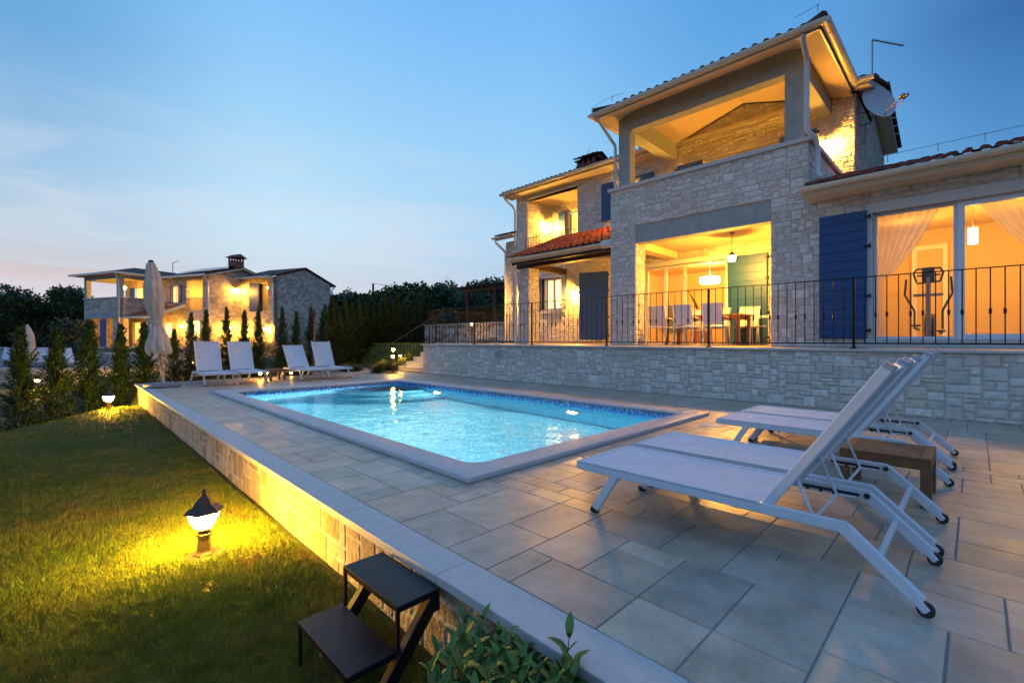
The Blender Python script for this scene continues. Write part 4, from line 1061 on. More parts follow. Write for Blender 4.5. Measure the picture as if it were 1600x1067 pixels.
def teak_table(label,x0,x1,y0,y1,h,along='y'):
    t=root('side_table',label,'side table',((x0+x1)/2,(y0+y1)/2,0)); th=.05
    mb=MB(); n=9; 
    mb.box(x0,x1,y0,y0+.055,h-.02,h); mb.box(x0,x1,y1-.055,y1,h-.02,h)
    for i in range(n):
        a=x0+(x1-x0)*i/n; b=x0+(x1-x0)*(i+1)/n; mb.box(a+.0055,b-.0055,y0+.057,y1-.057,h-.02,h-.001,(random.uniform(.85,1.15),)*3)
    W(mb,'slatted_top',M['teak'],t,bevel=.002)
    mb=MB(); mb.box(x0+.003,x1-.003,y0+.002,y0+.022,h-.075,h-.021); mb.box(x0+.003,x1-.003,y1-.022,y1-.002,h-.075,h-.021); mb.box(x0+.002,x0+.022,y0+.023,y1-.023,h-.075,h-.021); mb.box(x1-.022,x1-.002,y0+.023,y1-.023,h-.075,h-.021); W(mb,'apron',M['teak'],t,bevel=.002)
    for xx in(x0,x1-.055):
        for yy in(y0,y1-.055): mb=MB(); mb.box(xx+.001,xx+.054,yy+.001,yy+.054,0,h-.0215); W(mb,'leg',M['teak'],t,bevel=.002)
    return t
teak_table('low slatted teak side table standing between the second and third loungers on the right',3.84,4.33,.19,.66,.31)
teak_table('small low wooden side table between the two far pairs of sun loungers',3.92,4.30,12.60,13.05,.29)

# ================================================================== closed parasol
pb=Vector((1.75,12.72,0)); t=root('closed_parasol','tall closed beige canvas parasol on a grey base at the far deck corner','parasol',pb)
tp=at(12.72/ (math.cos(YAW)-((236-800)/722)*math.sin(YAW)),236,v=409)
axis_=lambda h: pb.lerp(tp,h)
mb=MB(); mb.tube([axis_(.03),axis_(.99)],[.024,.02],12); W(mb,'pole',M['stake'],t)
mb=MB(); mb.lathe([(.0,.0),(.32,.0),(.35,.02),(.35,.075),(.33,.09),(.05,.095),(.05,.10),(0.01,.10)],pb,28); bs=W(mb,'base',M['granite'],t)
mb=MB(); mb.lathe([(.034,.08),(.034,.36),(.02,.37)],pb,12); W(mb,'base_tube',M['canvas'],bs)
for s in(-1,1):
    mb=MB(); q=pb+Vector((.708,-.706,0))*s*.22; mb.tube([q+Vector((.708,-.706,0))*-.05+Vector((0,0,.07)),q+Vector((.708,-.706,0))*-.045+Vector((0,0,.13)),q+Vector((0,0,.15)),q+Vector((.708,-.706,0))*.045+Vector((0,0,.13)),q+Vector((.708,-.706,0))*.05+Vector((0,0,.07))],.009,8); W(mb,'handle',M['dark'],bs)
mb=MB(); vs=[]; m=44; n=64; rr=random.Random(4)
prof=[(1.0,.035),(.985,.075),(.95,.10),(.88,.14),(.80,.175),(.72,.185),(.64,.17),(.56,.125),(.52,.095),(.495,.10),(.46,.135),(.40,.18),(.34,.215),(.30,.235),(.275,.235)]
def pr_(h):
    for (a,ra),(b,rb) in zip(prof,prof[1:]):
        if b<=h<=a: q=(a-h)/(a-b); q=q*q*(3-2*q); return ra+(rb-ra)*q
    return prof[-1][1]
for j in range(m+1):
    h=1.0-(1-.275)*j/m; r=pr_(h)
    for i in range(n):
        a=2*math.pi*i/n; fold=abs(math.sin(a*4+1.2*math.sin(h*5)))**.7
        k=r*(.80+.24*fold*(1-.5*math.exp(-((h-.52)/.04)**2))+.05*math.sin(a*3+h*17)+.03*math.sin(a*9+h*31))
        hh=h+(.018*math.sin(a*8+1)*max(0,(j/m-.8)*5) )
        p=axis_(hh)+Vector((math.cos(a)*k,math.sin(a)*k,0)); vs.append(tuple(p))
mb.add(vs,[(j*n+i,j*n+(i+1)%n,(j+1)*n+(i+1)%n,(j+1)*n+i) for j in range(m) for i in range(n)])
cn=W(mb,'canopy',M['canvas'],t,smooth=True)
mb=MB(); vs=[]; q=axis_(.52)
mb.lathe([(.115,-.035),(.122,0),(.115,.035)],q,24); W(mb,'tie_strap',M['canvas'],cn,smooth=True)
mb=MB(); q=axis_(1.0); mb.lathe([(.05,-.02),(.055,.0),(.04,.03),(.01,.04)],q,14); W(mb,'top_cap',M['dark'],t)

# ================================================================== black steel step
t=root('metal_steps','black steel two tread step leaning against the deck wall beside the lawn','steps',(1.1,1.9,-.43))
ya,yb=1.655,2.145
def plate(x0,x1,z):
    mb=MB(); mb.box(x0,x1,ya,yb,z-.012,z); return W(mb,'tread',M['blacksteel'],t,bevel=.003)
plate(.995,1.205,-.035); plate(.782,.99,-.212)
for x,z0,z1 in((1.0,-.225,-.047),(.79,-.43,-.224)):
    for y in (ya+.009,yb-.009): mb=MB(); mb.box(x-.007,x+.007,y-.007,y+.007,z0,z1); W(mb,'leg',M['blacksteel'],t)
mb=MB(); 
for x0,x1,z in((.995,1.205,-.048),(.782,.99,-.225)):
    mb.box(x0+.001,x0+.014,ya+.001,yb-.001,z-.014,z); mb.box(x0+.014,x1-.001,ya+.001,ya+.014,z-.014,z); mb.box(x0+.014,x1-.001,yb-.014,yb-.001,z-.014,z)
W(mb,'tread_frame',M['blacksteel'],t)
for y in (ya+.02,yb-.02):
    mb=MB(); mb.bar((1.185,y,-.075),(.83,y,-.50),.038,.06,.002,up=(1,0,0)); mb.box(1.165,1.205,y-.018,y+.018,-.13,-.049); W(mb,'stringer',M['blacksteel'],t)

# ================================================================== sage plant in the foreground
def leafblade(mb,base,d,up,L_,w_,col,curl=.25,n=5):
    base=Vector(base); d=Vector(d).normalized(); sd=d.cross(Vector(up)).normalized(); nn=sd.cross(d)
    vs=[];
    for i in range(n+1):
        q=i/n; ww=w_*math.sin(math.pi*min(1,q*.92+.08))**.75*(1 if q<1 else .02)
        c=base+d*(L_*q)-nn*(curl*L_*q*q)+nn*0
        vs+=[c-sd*ww+nn*ww*.35,c-nn*0,c+sd*ww+nn*ww*.35]
    fs=[]
    for i in range(n): fs+=[(i*3,i*3+1,i*3+4,i*3+3),(i*3+1,i*3+2,i*3+5,i*3+4)]
    mb.add(vs,fs,col)
M['sage']=mat('sage_leaf',(1,1,1),.6,attr=True,noise=.15,nscale=60,bump=.3,bscale=300,bdist=.002,spec=.3)
t=root('sage_plant','leafy green sage plant growing against the deck wall at the bottom edge of the photo','plant',(1.05,1.1,-.42))
rr=random.Random(12); lv=MB(); sm_=MB()
stems=[]
for i in range(300):
    bx=rr.uniform(.76,1.15); by=rr.uniform(.45,1.50); hgt=rr.uniform(.22,.38)
    if by<1.22: hgt=rr.uniform(.33,.46)
    if (math.cos(YAW)*bx-math.sin(YAW)*by)/(math.sin(YAW)*bx+math.cos(YAW)*by)<-.155: continue
    stems.append((bx,by,hgt,rr.uniform(-.03,.06),rr.uniform(-.08,.03)))
stems+=[(1.15,.95,.51,.03,-.01),(1.14,1.30,.41,.02,.02),(1.14,1.40,.38,.0,.0),(1.12,1.18,.40,.0,.0)]
for bx,by,hgt,lx,ly in stems:
    b0=Vector((bx,by,-.43)); b1=b0+Vector((lx,ly,hgt)); 
    pts=[b0.lerp(b1,q)+Vector((lx*.5*q*q,ly*.5*q*q,0)) for q in(0,.35,.7,1)]; sm_.tube(pts,[.005,.004,.0035,.002],6,(.18,.22,.10))
    nl_=int(hgt/.045)
    for k in range(nl_+1):
        q=k/nl_; 
        if q<.25: continue
        p=b0.lerp(b1,q)+Vector((lx*.5*q*q,ly*.5*q*q,0)); az=k*1.57+rr.uniform(-.4,.4)+bx*40
        for s in(0,math.pi):
            a=az+s; el=.35+.75*q**3+rr.uniform(-.2,.2); LL_=rr.uniform(.065,.105)*(1.1-.35*q); c=rr.uniform(.75,1.2); col=(.095*c,.17*c,.032*c)
            leafblade(lv,p,(math.cos(a)*math.cos(el),math.sin(a)*math.cos(el),math.sin(el)),(0,0,1),LL_,LL_*.19,col,curl=rr.uniform(.15,.5))
W(sm_,'stems',M['leafb'],t); W(lv,'leaves',M['sage'],t,smooth=True)

# ================================================================== dining terrace furniture
CH0=None
def make_chair(label):
    t=root('dining_chair',label,'chair',group='white chairs round the terrace dining table'); B=lambda mb,n,m,p=t,**k: mb.build(n,m,p,**k)
    w=.23
    s=MB(); s.box(-w+.015,w-.015,-.20,.22,.435,.455); B(s,'seat',M['chair'],bevel=.008)
    b=MB(); vs=[]; 
    for i in range(7):
        q=i/6; 
        for k in range(7): 
            r=k/6; vs.append((-w+.02+(2*w-.04)*r,-.205-.10*q-.02*math.sin(math.pi*r),.48+.48*q))
    b.add(vs,[(i*7+k,i*7+k+1,(i+1)*7+k+1,(i+1)*7+k) for i in range(6) for k in range(6)]); B(b,'backrest',M['chair'],smooth=True)
    for sx_ in(-1,1):
        l=MB(); l.tube([(sx_*w,-.30,0),(sx_*w,-.22,.25),(sx_*w,-.20,.45),(sx_*w,-.24,.72),(sx_*w,-.31,.97)],.014,8); B(l,'leg',M['alu'],smooth=True)
        l=MB(); l.tube([(sx_*w,.22,0),(sx_*w,.21,.45),(sx_*w,.19,.64),(sx_*w,.05,.66),(sx_*w,-.23,.68)],.013,8); B(l,'leg',M['alu'],smooth=True)
    f=MB(); f.tube([(-w,-.30,.965),(w,-.30,.965)],.012,8); f.tube([(-w,-.205,.43),(w,-.205,.43)],.01,8); f.tube([(-w,.21,.43),(w,.21,.43)],.01,8); B(f,'frame_rail',M['alu'])
    return t
for x,y,rz,lab in ((10.95,5.62,-90,'left of the three white dining chairs seen from behind on the covered terrace'),
                   (10.95,4.95,-90,'middle of the three white dining chairs seen from behind on the covered terrace'),
                   (10.95,4.24,-90,'right of the three white dining chairs seen from behind, next to the railing post'),
                   (11.55,3.42,0,'white dining chair at the right end of the table, seen from its side'),
                   (12.28,4.05,90,'white dining chair on the far side of the table nearest the tall shutter'),
                   (12.28,4.75,90,'white dining chair facing us on the far side of the table at its middle'),
                   (12.28,5.45,90,'white dining chair on the far side of the table nearest the sliding glass')):
    c=make_chair(lab); c.location=(x,y,TZ); c.rotation_euler=(0,0,R(rz))
t=root('dining_table','brown wooden dining table with a place mat on the covered terrace','table',(11.6,4.7,TZ))
mb=MB(); mb.box(11.15,12.05,3.75,5.75,TZ+.70,TZ+.735); W(mb,'table_top',M['tablewood'],t,bevel=.006)
for x in(11.22,11.92):
    for y in(3.84,5.6): mb=MB(); mb.box(x,x+.07,y,y+.07,TZ,TZ+.7); W(mb,'leg',M['tablewood'],t)
mb=MB(); mb.box(11.24,11.96,3.88,5.62,TZ+.62,TZ+.70); W(mb,'apron',M['tablewood'],t)
mb=MB(); mb.box(11.3,11.75,3.85,4.55,TZ+.737,TZ+.75); tag(mb.build('wicker_tray',M['canvas']),'pale woven tray lying on the right end of the dining table','tray')
mb=MB(); mb.lathe([(.05,0),(.05,.01),(.012,.03),(.012,.12),(.04,.14)],(11.7,4.72,TZ+.737),12); cs=tag(mb.build('candle_holder',M['dark']),'dark candle holder with a lit candle standing on the dining table','candle holder')
mb=MB(); mb.lathe([(.025,.14),(.025,.24)],(11.7,4.72,TZ+.737),10); W(mb,'candle',M['white'],cs)
mb=MB(); mb.lathe([(.008,.24),(.014,.26),(.003,.30)],(11.7,4.72,TZ+.737),8); W(mb,'flame',emit('flame',(1,.6,.2),30),cs)
# decorations inside the dining room
t=root('floor_vase','round glowing vase with a dark leaning branch inside the dining room','vase',(15.6,6.6,.93))
mb=MB(); mb.lathe([(.10,0),(.16,.15),(.15,.35),(.07,.55),(.09,.62)],(15.6,6.6,1.35),16); W(mb,'vase_body',M['white'],t,smooth=True)
mb=MB(); mb.box(15.35,15.85,6.35,6.85,.93,1.35); W(mb,'stand',M['tablewood'],t)
mb=MB(); mb.tube([(15.6,6.6,1.9),(15.55,6.75,2.3),(15.5,6.98,2.75)],[.05,.04,.005],6); W(mb,'branch',M['wood_dark'],t)

# elliptical trainer in the wing
ex,ey,ez=11.35,.60,.99
t=root('elliptical_trainer','grey and black elliptical trainer standing behind the glass of the low wing','exercise machine',(ex,ey,ez),group=None)
T=lambda x,y,z:(ex+x,ey+y,ez+z)
M['machine']=mat('grey_machine_shell',(.22,.22,.24),.4)
mb=MB(); mb.bar(T(-.5,0,.06),T(.55,0,.06),.09,.07,.01); mb.bar(T(-.5,-.25,.03),T(-.5,.25,.03),.06,.06,.01); mb.bar(T(.55,-.25,.03),T(.55,.25,.03),.06,.06,.01); W(mb,'base_frame',M['machine'],t)
mb=MB(); mb.bar(T(-.18,0,.1),T(-.12,0,1.18),.07,.10,.015,up=(1,0,0)); W(mb,'mast',M['machine'],t)
mb=MB()
for a,b in(((-.14,-.16,1.22),(-.14,.16,1.22)),((-.14,-.16,1.34),(-.14,.16,1.34)),((-.14,-.20,1.26),(-.14,-.16,1.10)),((-.14,.20,1.26),(-.14,.16,1.10)),((-.14,-.16,1.10),(-.14,.16,1.08)),((-.14,.20,1.26),(-.14,.16,1.34)),((-.14,-.20,1.26),(-.14,-.16,1.34))): mb.tube([T(*a),T(*b)],.016,8)
mb.box(*(q for q in (ex-.17,ex-.11,ey-.085,ey+.085,ez+1.10,ez+1.36))); W(mb,'console',M['dark'],t)
for s in(-1,1):
    mb=MB(); mb.tube([T(-.2,s*.30,1.16),T(-.22,s*.31,.98),T(-.2,s*.32,.88),T(-.16,s*.25,.72),T(-.12,s*.19,.58)],.017,8); mb.tube([T(-.12,s*.19,.58),T(-.1,s*.19,.25)],.015,8); W(mb,'handle_bar',M['dark'],t)
    mb=MB(); mb.bar(T(-.3,s*.17,.22+.05*s),T(.45,s*.17,.24),.05,.03,.006); W(mb,'pedal_arm',M['machine'],t)
    mb=MB(); mb.box(ex-.35,ex-.05,ey+s*.17-.06,ey+s*.17+.06,ez+.25+.05*s,ez+.275+.05*s); W(mb,'pedal',M['dark'],t)
mb=MB(); mb.bar(T(-.2,-.2,.86),T(-.2,.2,.86),.05,.05,.01); W(mb,'handle_cross',M['machine'],t)
mb=MB(); mb.cyl(T(.3,-.07,.30),T(.3,.07,.30),.24,n=28); W(mb,'flywheel_cover',M['dark'],t)
mb=MB(); mb.lathe([(.16,0),(.18,.01),(.18,.03),(.15,.04)],(10.9,-.22,.99),20); tag(mb.build('round_cushion',M['tablewood']),'low dark round cushion on the floor behind the right hand glass door','cushion')

# ================================================================== dish, aerial, lightning wires
dc=at(10.3,1375,v=157); t=root('satellite_dish','grey satellite dish on a bracket at the gable corner of the villa','satellite dish',dc)
ax=Vector((-.66,-.68,.30)).normalized(); sdv=ax.cross(Vector((0,0,1))).normalized(); upv=sdv.cross(ax)
def dpt(r,a,dz): return dc+sdv*(math.cos(a)*r)+upv*(math.sin(a)*r*1.18)+ax*dz
mb=MB(); rings_=[0,.08,.16,.24,.31,.365]; vs=[tuple(dpt(0.001,0,-.0))];vs=[]
for k,r in enumerate(rings_):
    for i in range(36): vs.append(tuple(dpt(max(r,.001),2*math.pi*i/36,.09*(r/.365)**2-.11)))
for k,r in enumerate(rings_):
    for i in range(36): vs.append(tuple(dpt(max(r,.001),2*math.pi*i/36,.09*(r/.365)**2-.122)))
n=36; K=len(rings_); fs=[]
for o_ in(0,K*n):
    for k in range(K-1):
        for i in range(n): fs.append((o_+k*n+i,o_+k*n+(i+1)%n,o_+(k+1)*n+(i+1)%n,o_+(k+1)*n+i))
for i in range(n): fs.append(((K-1)*n+i,(K-1)*n+(i+1)%n,2*K*n-n+(i+1)%n,2*K*n-n+i))
mb.add(vs,fs); W(mb,'reflector',M['dish'],t,smooth=True)
lnb=at(9.75,1411,v=152); mb=MB(); mb.tube([dpt(.36,-math.pi/2,-.02),dpt(.30,-math.pi/2,.14),lnb],.012,8); W(mb,'feed_arm',M['steel'],t)
mb=MB(); mb.cyl(lnb-ax*.03+sdv*.05,lnb+ax*.08+sdv*.05,.03,n=10); mb.cyl(lnb-ax*.03-sdv*.04,lnb+ax*.08-sdv*.04,.03,n=10); W(mb,'feed_horn',M['dark'],t)
mb=MB(); mb.tube([lnb+Vector((0,0,-.02)),lnb+Vector((.02,0,-.1)),dpt(.30,-math.pi/2,.10)],.007,6); W(mb,'cable',M['red'],t)
wc=Vector((13.45,1.88,6.05)); mb=MB(); mb.tube([wc,wc+Vector((0,-.18,.02)),dc-ax*.14],.018,8); mb.tube([wc+Vector((-.3,0,.2)),wc+Vector((-.25,-.15,.15)),dc-ax*.14],.012,8); mb.cyl(dc-ax*.16,dc-ax*.115,.07,n=12); W(mb,'bracket',M['steel'],t)
t=root('aerial','thin television aerial on a mast above the villa roof','aerial',(14.7,1.84,7.3))
mt=Vector((14.7,1.84,8.62)); mb=MB(); mb.cyl((14.7,1.84,7.2),mt,.018,n=8); mb.cyl((14.62,1.84,7.2),(14.66,1.84,8.5),.006,n=6); W(mb,'mast',M['steel'],t)
be=at(11.35,1412,v=72); mb=MB(); mb.tube([mt,be],.018,8); d=(be-mt).normalized(); pz=d.cross(Vector((0,0,1))).normalized()
for i in range(12):
    q=mt.lerp(be,(i+.5)/12); mb.cyl(q-pz*.10,q+pz*.10,.004,n=5)
W(mb,'boom',M['steel'],t)
def wire(name,pts,label,r=.005,posts_=()):
    mb=MB(); mb.tube(pts,r,6)
    o=mb.build(name,M['steel']); tag(o,label,'wire','lightning conductor wires on the roofs')
    for p in posts_:
        m_=MB(); m_.cyl(p,(p[0],p[1],p[2]-.13),r*1.4,n=6); m_.build('wire_clip',M['steel'],o)
wire('lightning_wire',[(9.55,1.5,4.02),(9.55,-3,4.02)],'thin lightning wire strung above the eaves tiles of the low wing',.004,[(9.55,y,4.04) for y in(1.0,.4,-.1,-.55)])
wire('lightning_wire',[(9.52,2.3,6.86),(9.52,1.92,6.92)],'short lightning wire at the upper right corner of the balcony roof',.005,[(9.52,1.95,6.93)])
wire('lightning_wire',[(9.40,6.68,6.55),(9.40,6.66,6.72),(9.45,6.3,6.82),(9.45,5.8,6.80)],'curved lightning wire at the left corner of the balcony roof',.005,[(9.45,6.1,6.85)])
mb=MB(); mb.tube([(14.5,10.4,8.0),(14.5,10.4,8.32)],.008,6); tag(mb.build('lightning_rod',M['steel']),'thin lightning rod on the villa chimney','lightning rod')

# ================================================================== vegetation
def conifer_mesh(name,h,r,n,seed,cols,spray=.17,lw=.009):
    rr=random.Random(seed); mb=MB()
    for i in range(n):
        q=rr.random()**1.1; z=h*(.03+.93*q)
        a=rr.uniform(0,2*math.pi); R_=r*((1-q)**1.0*1.05+.05)*(1+.30*math.sin(q*19+seed+2*math.sin(a)))*(.7+.3*min(1,q*6))
        el=.35+.75*q+rr.uniform(-.25,.25); L_=R_*rr.uniform(.45,1.35)+.02
        st_=Vector((0,0,z-.3*L_)); d=Vector((math.cos(a)*math.cos(el),math.sin(a)*math.cos(el),math.sin(el)))
        k=rr.uniform(.6,1.35); c0=rr.choice(cols); c=tuple(x*k for x in c0)
        sd=d.cross(Vector((0,0,1))).normalized(); m=5
        for j in range(m):
            f=.30+.72*j/(m-1); p=st_+d*(L_*f)
            for s in(-1,1):
                dd=(d*.8+sd*s*rr.uniform(.3,.8)+Vector((0,0,rr.uniform(-.1,.35)))).normalized(); l=spray*(.42+.62*(1-q))*rr.uniform(.5,1.0)*(1.15-.4*f); s2=dd.cross(d).cross(dd).normalized()*lw
                mb.add([p-s2,p+dd*l*.5-s2*1.6,p+dd*l,p+dd*l*.5+s2*1.6,],[(0,1,2,3)],c)
    return mb
def conifer(protos,loc,rz,sc,label,group):
    o=copy_tree(protos); o.location=loc; o.rotation_euler=(0,0,rz); o.scale=sc; tag(o,label,'conifer',group); return o
CG=[(.027,.062,.024),(.038,.078,.026),(.022,.052,.023),(.05,.085,.024)]
protos=[]
for k in range(4):
    t=empty('young_cypress'); cm=conifer_mesh('crown',2.0,.56,430,k+1,CG); cm.build('crown',M['leaf'],t)
    mb=MB(); mb.cyl((0,0,-.2),(0,0,1.5),.02,.006,8); mb.build('trunk',M['bark'],t); protos.append(t)
sa,ca=math.sin(YAW),math.cos(YAW)
def xat(u,Y): s=(u-800)/722; tt=Y/(ca-s*sa); return tt*(sa+s*ca),tt
lab_left=['beyond the left edge of the lawn crest','left of the neighbour\'s folded parasol','between the neighbour\'s parasol and the distant villa','in front of the distant villa\'s left corner','just left of the closed beige parasol','right behind the closed beige parasol\'s pole','at the right side of the closed beige parasol']
row=[(-20,500,15.0),(32,503,15.1),(89,508,15.2),(140,498,15.3),(189,503,15.3),(225,500,15.4),(272,512,15.4),(299,487,15.4),(322,481,15.4),(354,477,15.4),(382,482,15.4),(404,477,15.4),(441,477,15.4),(463,483,15.4),(486,477,15.6),(506,480,15.8)]
ords=['first','second','third','fourth','fifth','sixth','seventh','eighth','ninth','tenth','eleventh','twelfth','thirteenth','fourteenth','fifteenth','sixteenth']
used0=set()
for i,(u_,vt,Y) in enumerate(row):
    if i==0: continue
    X,tt=xat(u_,Y); zt=1.05+(530.5-vt)*tt/722; zb=float(gz(X,Y))-.05
    if u_<240: zb=min(zb,-1.05)
    k=i%4; H_=zt-zb; lb=f'{ords[i-1]} young cypress from the left in the row behind the pool garden'
    if k not in used0:
        o=protos[k]; used0.add(k); o.location=(X,Y,zb); o.scale=(H_/2*1.0 if u_<240 else .80,)*2+(H_/2,); o.rotation_euler=(0,0,i*1.3); tag(o,lb,'conifer','young cypresses in the garden row')
    else: conifer(protos[k],(X,Y,zb),i*1.3,((H_/2*1.0 if u_<240 else .85),)*2+(H_/2,),lb,'young cypresses in the garden row')
# dense tall hedge to the right, plants still tell apart
hp=empty('hedge_cypress'); conifer_mesh('crown',3.2,.62,700,31,[(.035,.075,.028),(.028,.06,.025),(.05,.09,.028)],spray=.22,lw=.018).build('crown',M['leaf'],hp)
mb=MB(); mb.cyl((0,0,-.2),(0,0,2.2),.04,.01,8); mb.build('trunk',M['bark'],hp)
hs=[]
for i in range(17):
    u_=508+i*10.3; Y=16.2+i*.42; X,tt=xat(u_,Y); hs.append((X,Y,tt,u_))
for i,(X,Y,tt,u_) in enumerate(hs):
    vt=[474,460,477,463,472,458,470,461,474,457,468,455,463,470,460,452,466][i]
    zt=1.05+(530.5-vt)*tt/722; zb=float(gz(X,Y))-.1; H_=zt-zb; sc=(.95,.95,H_/3.2)
    lb=f'{(ords+["seventeenth"])[i]} dense hedge conifer, counting right from the end of the young cypress row'
    if i==0: hp.location=(X,Y,zb); hp.scale=sc; tag(hp,lb,'conifer','tall dense hedge conifers')
    else: conifer(hp,(X,Y,zb),i*2.1,sc,lb,'tall dense hedge conifers')
# stakes and unlit post among the cypresses
mb=MB(); a=at(15.3,438,z=-.2); b=at(15.3,428,v=492); mb.cyl(a,b,.025,n=8); tag(mb.build('tree_stake',M['stake']),'left of two pale leaning tree stakes behind the low table','stake','pale tree stakes')
mb=MB(); a=at(15.2,445,z=-.2); b=at(15.2,434,v=500); mb.cyl(a,b,.025,n=8); tag(mb.build('tree_stake',M['stake']),'right of two pale leaning tree stakes behind the low table','stake','pale tree stakes')
t=root('garden_torch','tall thin dark garden torch with a hooded head behind the lowest leaning far lounger','garden torch',at(14.8,487,z=-.1))
a=at(14.8,488,z=-.15); b=at(14.8,490,v=492); mb=MB(); mb.tube([a,b],.022,8); W(mb,'pole',M['lampmetal'],t)
mb=MB(); mb.lathe([(.03,-.12),(.075,-.02),(.08,.06),(.03,.16),(.005,.2)],b,10); W(mb,'head',M['lampmetal'],t)
mb=MB(); a=at(15.0,491,z=-.1); mb.cyl(a,at(15.0,492,v=505),.02,n=8); tag(mb.build('tree_stake',M['stake']),'single thin pale stake standing beside the dark garden torch','stake','pale tree stakes')
# bush by the lamp, sprays by the path
def bush_mesh(n,rx,rz_,l,cols,seed,upk=.8,lw=.008):
    rr=random.Random(seed); mb=MB()
    for i in range(n):
        a=rr.uniform(0,2*math.pi); q=rr.random()**.6; z=rr.random(); p=Vector((math.cos(a)*q*rx*(1-z*.5),math.sin(a)*q*rx*(1-z*.5),z*rz_*(1-.5*q)))
        d=Vector((math.cos(a)*q,math.sin(a)*q,upk+rr.random()*.5)).normalized(); s=d.orthogonal().normalized()*lw; L_=l*rr.uniform(.5,1.1); k=rr.uniform(.6,1.4); c=tuple(x*k for x in rr.choice(cols))
        mb.add([p-s,p+s,p+d*L_],[(0,1,2)],c)
    return mb
o=bush_mesh(2600,.42,.30,.20,[(.035,.06,.03),(.05,.075,.035)],5).build('lavender_bush',M['leafb']); o.location=at(14.6,600,z=0); tag(o,'rounded spiky bush beside the black post lamp at the foot of the steps','bush')
o=bush_mesh(700,.35,.10,.30,[(.03,.05,.03)],6,upk=.3).build('ground_juniper',M['leafb']); o.location=at(15.3,548,z=0); tag(o,'low spreading juniper at the deck edge behind the last far lounger','shrub')

# broadleaf trees and woods on the skyline
def broad(h,r,n,seed,cols,leaf=.22,blobs=9,flat=.8,z0=.35):
    rr=random.Random(seed); mb=MB(); B_=[]
    for i in range(blobs):
        a=rr.uniform(0,6.28); q=rr.random()**.5; z=rr.uniform(z0,.88); B_.append((Vector((math.cos(a)*r*.62*q,math.sin(a)*r*.62*q,h*z)),r*rr.uniform(.28,.5)*(1.15-.5*abs(z-.55))))
    B_.append((Vector((0,0,h*.8)),r*.4))
    for i in range(n):
        c,br=rr.choice(B_); v=Vector((rr.gauss(0,1),rr.gauss(0,1),rr.gauss(0,1))).normalized()*br*rr.random()**.33*rr.uniform(.85,1.12); v.z*=flat; p=c+v
        d=Vector((rr.gauss(0,1),rr.gauss(0,1),rr.gauss(0,.7))).normalized(); s=d.orthogonal().normalized(); L_=leaf*rr.uniform(.5,1.2); k=rr.uniform(.6,1.4); cc=tuple(x*k for x in rr.choice(cols))
        mb.add([p-s*L_*.4,p+d*L_*.6,p+s*L_*.4,p-d*L_*.6],[(0,1,2,3)],cc)
    return mb,B_
def broad_tree(name,h,r,n,seed,cols,**k):
    t=empty(name); mb,B_=broad(h,r,n,seed,cols,**k); mb.build('crown',M['leafb'],t)
    mb=MB(); mb.tube([(0,0,-.5),(0.05,0,h*.3),(0,.05,h*.6)],[.16*r/2,.11*r/2,.05],8)
    for c,br in B_[:6]: mb.tube([(0.03,0,h*.32),tuple(c*.6+Vector((0,0,h*.18))),tuple(c)],[.07*r/2,.05*r/2,.015],6)
    mb.build('trunk',M['bark'],t,smooth=True); return t
DG=[(.028,.055,.020),(.038,.066,.022),(.022,.044,.019),(.05,.075,.028)]
tp_=[broad_tree('woodland_tree',7,3.0,2600,40+k,DG,leaf=.34) for k in range(4)]
places=[]
rr=random.Random(77)
# (u, top v, depth)
sky=[(-30,450,46),(2,443,44),(30,460,46),(55,466,40),(78,470,48),(98,450,43),(118,445,46),(138,462,60),(170,476,62),(205,470,66),(240,480,70),
     (528,458,52),(545,455,58),(562,459,50),(580,464,56),(600,452,48),(618,446,52),(636,440,46),(655,444,50),(672,447,44),(690,440,48),(708,444,52),(727,452,44),(745,436,50),(765,434,46),(783,440,42),(800,436,50)]
tl=['at the far left edge of the skyline','tall and bushy on the left skyline','on the skyline']
for i,(u_,vt,D_) in enumerate(sky):
    p=at(D_,u_,z=-1.0); zt=1.05+(530.5-vt)*D_/722; H_=(zt+1.0)/7*1.06
    side='left of the distant villa' if u_<125 else ('behind the distant villa' if u_<300 else 'right of the distant villa')
    n_=i if u_<125 else (i-7 if u_<300 else i-11)
    lb=f'{ords[n_]} dark skyline tree from the left, of those {side}'
    if i<4: o=tp_[i]
    else: o=copy_tree(tp_[rr.randrange(4)])
    o.location=p; o.rotation_euler=(0,0,rr.uniform(0,6)); w_=rr.uniform(.8,1.05); o.scale=(w_,w_,H_); tag(o,lb,'tree','dark woodland trees on the skyline')
# understorey mass behind, reads as one wood
mb=MB(); rr=random.Random(8)
def scatter(u0,u1,v0,v1,D0,D1,n,leaf):
    for i in range(n):
        D_=rr.uniform(D0,D1); p=at(D_,rr.uniform(u0,u1),v=rr.uniform(v0,v1)); d=Vector((rr.gauss(0,1),rr.gauss(0,1),rr.gauss(0,.8))).normalized(); s=d.orthogonal().normalized(); L_=leaf*rr.uniform(.5,1.3); k=rr.uniform(.5,1.3)
        c=rr.choice(DG); mb.add([p-s*L_*.4,p+d*L_*.6,p+s*L_*.4,p-d*L_*.6],[(0,1,2,3)],tuple(x*k for x in c))
scatter(-60,135,476,545,44,54,9000,.7); scatter(505,800,462,545,50,60,14000,.75); scatter(110,520,500,545,56,64,6000,.8)
tag(mb.build('undergrowth',M['leafb']),'dark continuous wood edge filling the space under and between the skyline trees','woods',kind='stuff')
# leaning olive-like bush left of the distant villa
t=broad_tree('garden_tree',3.6,1.5,2400,60,[(.03,.055,.03),(.04,.065,.035)],leaf=.18); t.location=at(30,118,z=-1.0); tag(t,'rounded paler green tree beside the left corner of the distant villa','tree')

